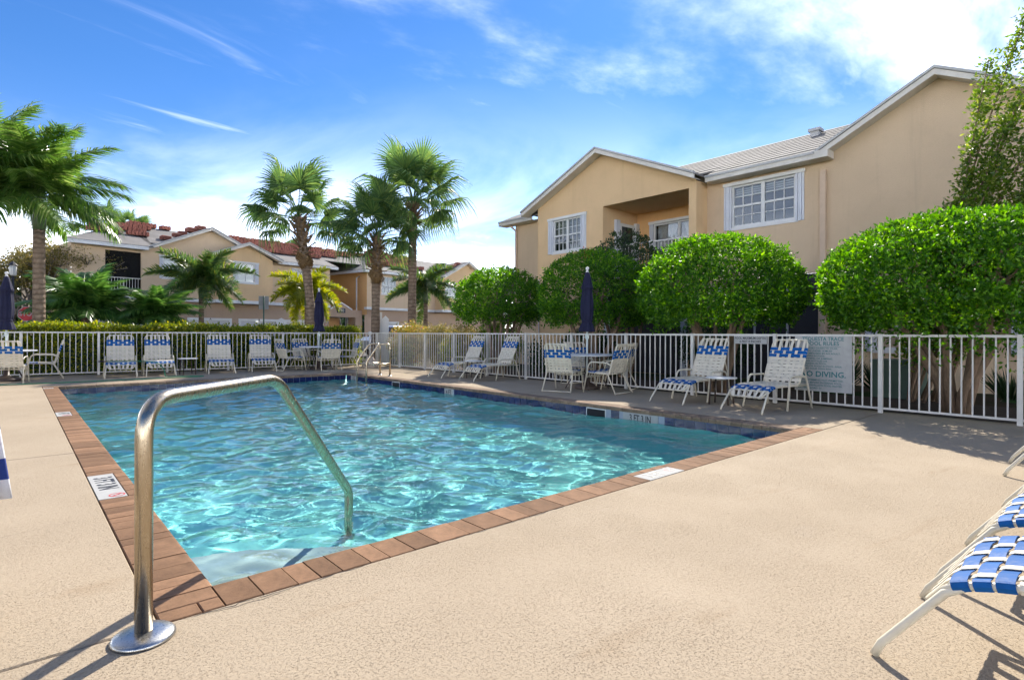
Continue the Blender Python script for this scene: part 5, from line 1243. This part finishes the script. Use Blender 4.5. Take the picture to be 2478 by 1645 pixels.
def sabal(label, base, top, lean, nf, scale, seed, boots, group='cabbage palms behind the hedge', skirt=14, rad=.15):
    rr = random.Random(seed); t_ = thing('fan_palm', label, 'palm tree', (base[0], base[1], GZ), 0, group); hh = top - GZ; m = MB()
    pts = [Vector((lean[0] * q ** 1.6, lean[1] * q ** 1.6, hh * q)) for q in [i / 14 for i in range(15)]]
    m.tube(pts, [rad * (1.18 if i < 2 else 1.0 + .06 * math.sin(i * 1.7)) for i in range(15)], 14); m.obj('trunk', 'palm_trunk', t_, True)
    ct = pts[-1]
    # criss-crossed leaf bases below the crown
    bm = MB(); bm.add([(0, -.045, 0), (0, .045, 0), (.13, .03, .22), (.13, -.03, .22), (.03, -.03, -.02), (.03, .03, -.02), (.16, .02, .21), (.16, -.02, .21)], [(0, 1, 2, 3), (4, 7, 6, 5), (0, 4, 5, 1), (1, 5, 6, 2), (2, 6, 7, 3), (3, 7, 4, 0)]); bme = bm.mesh('leaf_base', 'boot_brown')
    nb2 = 54
    for k in range(nb2):
        q = k / nb2; z = ct.z - boots * (1 - q) ; a = k * 2.4; rr0 = rad * (.85 + .35 * math.sin(q * math.pi)); i = min(13, int(14 * z / hh)); p = pts[i].lerp(pts[i + 1], 14 * z / hh - i) if z < hh else ct
        place('leaf_base', bme, t_, (p.x + math.cos(a) * rr0, p.y + math.sin(a) * rr0, z), (0, R(rr.uniform(-8, 30) + (30 if q < .25 else 0)), a), [rr.uniform(.8, 1.25)] * 3)
    for k in range(skirt):
        a = k * 2.4 + rr.random(); z = ct.z - boots * rr.uniform(.75, 1.05); i = min(13, int(14 * z / hh)); p = pts[i]
        place('dead_frond', FAND[0], t_, (p.x + math.cos(a) * rad, p.y + math.sin(a) * rad, z), (0, R(rr.uniform(62, 80)), a), [scale * rr.uniform(.32, .5)] * 3)
    for k in range(nf):
        q = (k + .5) / nf; el = 82 - 98 * q ** .92 + rr.uniform(-8, 8); a = k * 2.39996 + rr.uniform(-.25, .25); md = 0 if q < .35 else (1 if q < .6 else (2 if q < .85 else 3))
        place('frond', FAN[md], t_, ct + Vector((0, 0, .12 - .25 * q)), (R(rr.uniform(-34, 34)), R(-el), a), [scale * rr.uniform(.78, 1.14)] * 3)
    return t_
sabal('cabbage palm leaning over the umbrella, its trunk bent under the crown', (7.95, 19.55), 5.15, (-.42, .38), 23, 1.0, 5, 1.35)
sabal('shortest cabbage palm, between its two taller neighbours', (9.72, 18.38), 4.55, (.03, -.02), 26, .98, 6, 1.25)
sabal('tallest cabbage palm, with the fullest round crown', (11.12, 18.2), 5.95, (.05, .0), 36, 1.0, 7, .9, skirt=4)
def far_fan(label, x, y, z, s_, seed, n=16): return sabal(label, (x, y), z, (.3, .1), n, s_, seed, .6, 'distant palms beyond the roofs', 0, .13)
pd = lambda u, t_: ((.6634 + (u - 1239) / 1358 * .7483) * t_, (.7483 - (u - 1239) / 1358 * .6634) * t_)
far_fan('distant windswept fan palm beyond the left end of the garage house roof', *pd(232, 44), 9.0, 1.2, 15); far_fan('small distant fan palm rising next to the first tile stacks', *pd(300, 46), 9.2, 1.1, 16)

def feather(seed, L, nl, lw, ll, arch, plume=0.0, mat='palm_royal', droop=.35):
    """feather frond: rachis along +x arching down, leaflets on both sides (plume: all round)"""
    g = random.Random(seed); m = MB(); R_ = []
    for i in range(13):
        q = i / 12; R_.append(Vector((L * (q - .10 * arch * q ** 2), 0, L * (.16 * q - arch * .62 * q ** 2.1))))
    m.tube(R_, [.024 * (1 - .9 * i / 12) + .002 for i in range(13)], 5)
    for k in range(nl):
        q = .10 + .90 * (k + g.random() * .5) / nl; i = min(11, int(q * 12)); p = R_[i].lerp(R_[i + 1], q * 12 - i); tg = (R_[i + 1] - R_[i]).normalized()
        ln = ll * (math.sin(min(1, q * 1.25 + .12) * math.pi * .62 + .42) ** .8) * g.uniform(.85, 1.12) * (1 if q < .85 else 1.15 - q * .45)
        for sd in (-1, 1):
            roll = g.uniform(-1, 1) * plume * 1.5 + g.uniform(-.12, .12); s0 = Vector((0, sd, 0)); up = s0.cross(tg) * sd if False else Vector((0, 0, 1))
            d = (s0 * math.cos(roll) + up * math.sin(roll) * (1 if plume else .35) + tg * (.55 + .35 * q)).normalized(); wv = tg.cross(d).cross(d).normalized() if False else tg
            c1 = p + d * ln * .5 + Vector((0, 0, -droop * .12 * ln)); c2 = p + d * ln * .95 + Vector((0, 0, -droop * .62 * ln)); w2 = wv * lw / 2
            m.add([p - w2 * .5, p + w2 * .5, c1 + w2, c1 - w2, c2], [(0, 1, 2, 3), (3, 2, 4)])
    return m.mesh('frond', mat)
def feather_palm(label, x, y, heart, meshes, nf, els, seed, rad=.10, shaft=.7, scale=1.0, group=None, lean=(0, 0), wind=0.0, trunkmat='palm_trunk', shaftmat='crownshaft', name='feather_palm'):
    rr = random.Random(seed); t_ = thing(name, label, 'palm tree', (x, y, GZ), 0, group); hh = heart - GZ; m = MB(); h0 = max(.12, hh - shaft)
    pts = [Vector((lean[0] * q * q, lean[1] * q * q, h0 * q)) for q in [i / 10 for i in range(11)]]; m.tube(pts, [rad * (1.25 if i == 0 else 1.0 - .12 * i / 10) for i in range(11)], 14); m.obj('trunk', trunkmat, t_, True)
    top = Vector((lean[0], lean[1], hh))
    if shaft > .05: m = MB(); m.tube([pts[-1], pts[-1] + Vector((0, 0, shaft * .25)), pts[-1] + Vector((0, 0, shaft * .8)), top + Vector((0, 0, .05))], [rad * .90, rad * 1.06, rad * .62, rad * .38], 12); m.obj('crownshaft', shaftmat, t_, True)
    for k in range(nf):
        q = (k + .5) / nf; el = els[0] + (els[1] - els[0]) * q + rr.uniform(-6, 6); a = k * 2.39996 + rr.uniform(-.2, .2) 
        me_ = meshes[k % len(meshes)]
        if wind: a = a + wind * .0; 
        place('frond', me_, t_, top, (R(rr.uniform(-20, 20)), R(-el), a), [scale * rr.uniform(.9, 1.1)] * 3)
    return t_
ROY = [feather(s, 2.35, 92, .05, .66, ar, .35, 'palm_royal', .8) for s, ar in ((1, .62), (2, .80), (3, 1.0))]
feather_palm('tall feather palm with a smooth ringed grey trunk beside the stop sign', .471, 18.96, 4.55, ROY, 22, (88, -14), 3, .145, .85, .90, 'feather palms by the stop sign')
feather_palm('feather palm at the very edge, next to the tall ringed palm', -.62, 19.2, 4.75, ROY, 20, (86, -16), 8, .14, .8, 1.0, 'feather palms by the stop sign')
FOX = [feather(s, 1.8, 150, .05, .46, ar, 1.0, 'palm_fox', .4) for s, ar in ((5, .85), (6, 1.05), (7, 1.25))]
FOXY = [feather(s, 1.55, 150, .05, .44, ar, 1.0, 'palm_yellow', .4) for s, ar in ((8, 1.0), (9, 1.25), (10, 1.45))]
feather_palm('dark green foxtail palm in front of the garage house gable', 5.98, 26.78, 3.30, FOX, 18, (78, -26), 4, .11, .75, 1.05, 'foxtail palms along the road')
feather_palm('yellow-green foxtail palm behind the bent cabbage palm', 9.74, 24.78, 2.95, FOXY, 15, (74, -26), 6, .10, .7, .98, 'foxtail palms along the road')
feather_palm('dark foxtail palm in front of the gable house', 14.25, 22.11, 3.2, FOX, 13, (74, -26), 12, .11, .75, .98, 'foxtail palms along the road')
BUS = [feather(s, 1.75, 54, .07, .60, ar, .18, 'palm_bushy', .7) for s, ar in ((11, .75), (12, .95), (13, 1.15))]
feather_palm('low bushy glossy palm behind the hedge next to the tall ringed palm', 1.87, 24.9, 1.75, BUS, 36, (88, -6), 5, .13, .1, 1.0, 'low bushy palms behind the hedge')
feather_palm('low bushy glossy palm behind the hedge next to the dark foxtail palm', 3.95, 24.6, 1.65, BUS, 32, (88, -6), 9, .12, .1, .80, 'low bushy palms behind the hedge')
feather_palm('distant feather palm top peeking over the red tile stacks', *pd(690, 52), 8.6, FOX, 10, (70, -10), 14, .12, .5, 1.1, 'distant palms beyond the roofs')

# trees without palms: loose olive tree on the left, tops behind the roofs
def loose_tree(label, x, y, h, r, n, ls, mat, seed, base=1.6):
    g = np.random.default_rng(seed); rr = random.Random(seed); t_ = thing('broadleaf_tree', label, 'tree', (x, y, GZ)); m = MB(); tips = []
    def grow(p, d, ln, rad, lev):
        q = p + d * ln; m.tube([p, p + d * ln * .5 + Vector((rr.gauss(0, .04), rr.gauss(0, .04), 0)) * ln, q], [rad, rad * .8, rad * .6], 6)
        if lev == 0: tips.append(q); return
        for _ in range(3 if lev > 1 else 4): nd = (d + Vector((rr.gauss(0, .55), rr.gauss(0, .55), rr.gauss(.05, .35)))).normalized(); grow(q, nd, ln * rr.uniform(.62, .8), rad * .58, lev - 1)
    for k in range(3):
        a = 2.1 * k + rr.random(); grow(Vector((.1 * math.cos(a), .1 * math.sin(a), 0)), Vector((.28 * math.cos(a), .28 * math.sin(a), 1)).normalized(), h * .34, .10 * h / 5, 3)
    m.obj('trunk', 'bark_grey', t_, True); tips = np.array(tips); tips[:, :2] *= r / (np.abs(tips[:, :2]).max() + 1e-6); idx = g.integers(0, len(tips), n); c = tips[idx] + g.normal(0, .26 * r / 3, (n, 3)); P = np.repeat(c, 5, 0) + g.normal(0, ls * .7, (n * 5, 3)); sz = ls * g.uniform(.6, 1.2, len(P))
    place('crown', leaf_mesh('crown', P, unit(len(P), g), unit(len(P), g) + [0, 0, .4], sz, sz * .5, mat), t_); return t_
loose_tree('loose olive-leaved tree in front of the screened porch', *pd(112, 26), 5.8, 2.5, 3000, .10, 'leaf_olive', 91)
loose_tree('olive-leaved tree behind the tall ringed palm', *pd(25, 27), 5.4, 2.6, 3000, .10, 'leaf_olive', 92)
loose_tree('thin twiggy tree at the corner of the pool house', *pd(1222, 30), 5.4, 1.1, 420, .11, 'leaf_dark', 93)
loose_tree('treetop behind the roofs between two cabbage palms', *pd(838, 58), 9.6, 3.2, 1100, .2, 'leaf_dark', 94)
for i, (u, t_, z, lab) in enumerate(((66, 36, 1.5, 'dark shrub at the foot of the stop sign'), (20, 36, 1.7, 'dark shrub by the black lamp post'), (300, 27, 1.5, 'dark shrub between the two low bushy palms'), (225, 27, 1.6, 'dark shrub behind the first low bushy palm'))): shrub('bush', lab, 'bush', *pd(u, t_), 1.2, 1.2, .1, z, 700, .10, 'leaf_dark', 100 + i)

# far belt of trees closing the horizon
g = np.random.default_rng(77); n = 5200; an = g.uniform(R(-25), R(205), n); rad = g.uniform(95, 125, n); hh_ = 6 + 3.2 * np.sin(an * 9) + 2 * np.sin(an * 23 + 1); zz = g.random(n) ** .7 * hh_
c = np.stack([np.cos(an) * rad, np.sin(an) * rad, zz], 1); P = np.repeat(c, 4, 0) + g.normal(0, .8, (n * 4, 3)); fb = place('distant_woods', leaf_mesh('distant_woods', P, unit(len(P), g), unit(len(P), g), 2.2, 1.5, 'leaf_dark')); tag(fb, 'far belt of dark trees closing the horizon', 'woods', kind='stuff')

# ================================================================== STREET THINGS
def post(parent, name, mat, r, z0, z1, n=8, smooth=True): m = MB(); m.tube([(0, 0, z0), (0, 0, z1)], r, n); return m.obj(name, mat, parent, smooth)
face = R(-41.56) 
x, y = pd(66, 24.5); ss = thing('stop_sign', 'red octagonal stop sign half hidden by the ringed palm trunk', 'traffic sign', (x, y, GZ), math.atan2(-x, y))
post(ss, 'post', 'drip_metal', .03, 0, 2.2)
def octo(r, yy): return [(r * math.cos(math.pi / 8 + k * math.pi / 4), yy, 1.90 + r * math.sin(math.pi / 8 + k * math.pi / 4)) for k in range(8)]
m = MB(); m.prism(octo(.340, -.034), (0, -.006, 0)); m.obj('border', 'sign_white', ss); m = MB(); m.prism(octo(.315, -.0402), (0, -.004, 0)); m.obj('plate', 'ink_red', ss)
o = place('lettering', text_mesh('STOP', .275, 'sign_white', squeeze=.82, bold=.008, extrude=.002), ss); o.matrix_local = basis((0, -.047, 1.90), (1, 0, 0), (0, 0, 1), (0, -1, 0))
x, y = pd(638, 28); sb_ = thing('road_sign', 'blank back of a white square road sign on a green post', 'road sign', (x, y, GZ), math.atan2(-x, y)); post(sb_, 'post', 'post_green', .035, 0, 2.95)
m = MB(); m.box((-.23, .036, 2.28), (.23, .042, 2.94)); m.obj('plate', 'sign_white', sb_)
x, y = pd(789, 27); np_ = thing('small_sign', 'small square sign with a red ring behind the hedge', 'sign', (x, y, GZ), math.atan2(-x, y)); post(np_, 'post', 'drip_metal', .02, 0, 1.7); m = MB(); m.box((-.12, -.03, 1.36), (.12, -.024, 1.68)); m.obj('plate', 'sign_white', np_)
m = MB(); n = 20; a_ = [(.075 * math.cos(6.283 * k / n), -.033, 1.52 + .075 * math.sin(6.283 * k / n)) for k in range(n)]; b_ = [(.055 * math.cos(6.283 * k / n), -.033, 1.52 + .055 * math.sin(6.283 * k / n)) for k in range(n)]; m.add(a_ + b_, [(k, (k + 1) % n, n + (k + 1) % n, n + k) for k in range(n)]); m.obj('ring_mark', 'ink_red', np_)
x, y = pd(31, 23); lp = thing('street_lamp', 'black street lamp post with a lantern head near the stop sign', 'street lamp', (x, y, GZ)); post(lp, 'post', 'lamp_black', .045, 0, 3.4, 10)
m = MB(); m.lathe([(.07, 0), (.11, .05), (.13, .34), (.08, .42)], 8, (0, 0, 3.42)); m.obj('lantern', 'lamp_glass', lp); m = MB(); m.lathe([(.16, 0), (.10, .08), (.03, .14), (.01, .18)], 8, (0, 0, 3.84)); m.obj('lantern_cap', 'lamp_black', lp)
m = MB(); m.lathe([(.12, 0), (.12, .25), (.07, .3), (.055, .5)], 10); m.obj('base', 'lamp_black', lp, True)
x, y = pd(928, 20.6); wp = thing('white_pillar', 'white pillar with a pointed cap behind the fence beside a palm trunk', 'pillar', (x, y, GZ), math.atan2(-x, y)); m = MB(); m.box((-.05, -.05, 0), (.19, .19, 1.62)); m.obj('shaft', 'trim_white', wp); m = MB(); m.box((-.15, -.03, 0), (-.0501, .17, 1.88)); m.obj('side_post', 'trim_white', wp)
m = MB(); m.prism([(-.07, -.07, 1.621), (.21, -.07, 1.621), (.07, -.07, 1.76)], (0, .28, 0)); m.obj('cap', 'trim_white', wp)
# small parked car, mostly behind bushes
x, y = pd(975, 28); cr = thing('parked_car', 'silver car parked behind the croton bush, roof and windscreen showing', 'car', (x, y, GZ + .012), th)
m = MB(); m.prism([(-2.1, -.85, .35), (2.1, -.85, .35), (2.15, -.85, .7), (1.2, -.85, .88), (-1.7, -.85, .92), (-2.15, -.85, .75)], (0, 1.7, 0)); m.obj('body', 'car_silver', cr)
m = MB(); m.hexa([(-1.6, -.78, .9), (1.1, -.78, .88), (1.1, .78, .88), (-1.6, .78, .9), (-1.15, -.62, 1.40), (.3, -.62, 1.42), (.3, .62, 1.42), (-1.15, .62, 1.40)]); m.obj('cabin_glass', 'car_glass', cr)
m = MB(); m.hexa([(-1.15, -.63, 1.401), (.3, -.63, 1.421), (.3, .63, 1.421), (-1.15, .63, 1.401), (-1.0, -.5, 1.46), (.15, -.5, 1.47), (.15, .5, 1.47), (-1.0, .5, 1.46)]); m.obj('roof', 'car_silver', cr)
for sx in (-1.35, 1.35):
    for sy in (-.86, .66): m = MB(); m.tube([(sx, sy, .31), (sx, sy + .2, .31)], .31, 20); m.obj('wheel', 'rubber', cr, True)
# pedestal with a slim post by the fence corner
pdm = thing('pedestal', 'beige stone pedestal with a slim white post by the fence corner', 'pedestal', (8.15, 15.75, 0)); m = MB(); m.lathe([(.24, 0), (.25, .04), (.22, .16), (.12, .30), (.10, .34)], 20); m.obj('base', 'concrete_beige', pdm, True); m = MB(); m.tube([(0, 0, .30), (0, 0, 1.02)], .035, 10); m.lathe([(.036, 0), (.06, .02), (.06, .08), (.02, .11)], 12, (0, 0, 1.0)); m.obj('post', 'fence_white', pdm, True)
# utility box behind the big tree
ub = thing('utility_box', 'green metal utility box on the lawn behind the largest round tree', 'utility box', (12.0, 2.95, GZ)); m = MB(); m.box((-.3, -.35, 0), (.3, .35, .62)); m.obj('cabinet', 'box_green', ub); m = MB(); m.box((-.33, -.38, .6201), (.33, .38, .68)); m.obj('lid', 'box_green', ub)
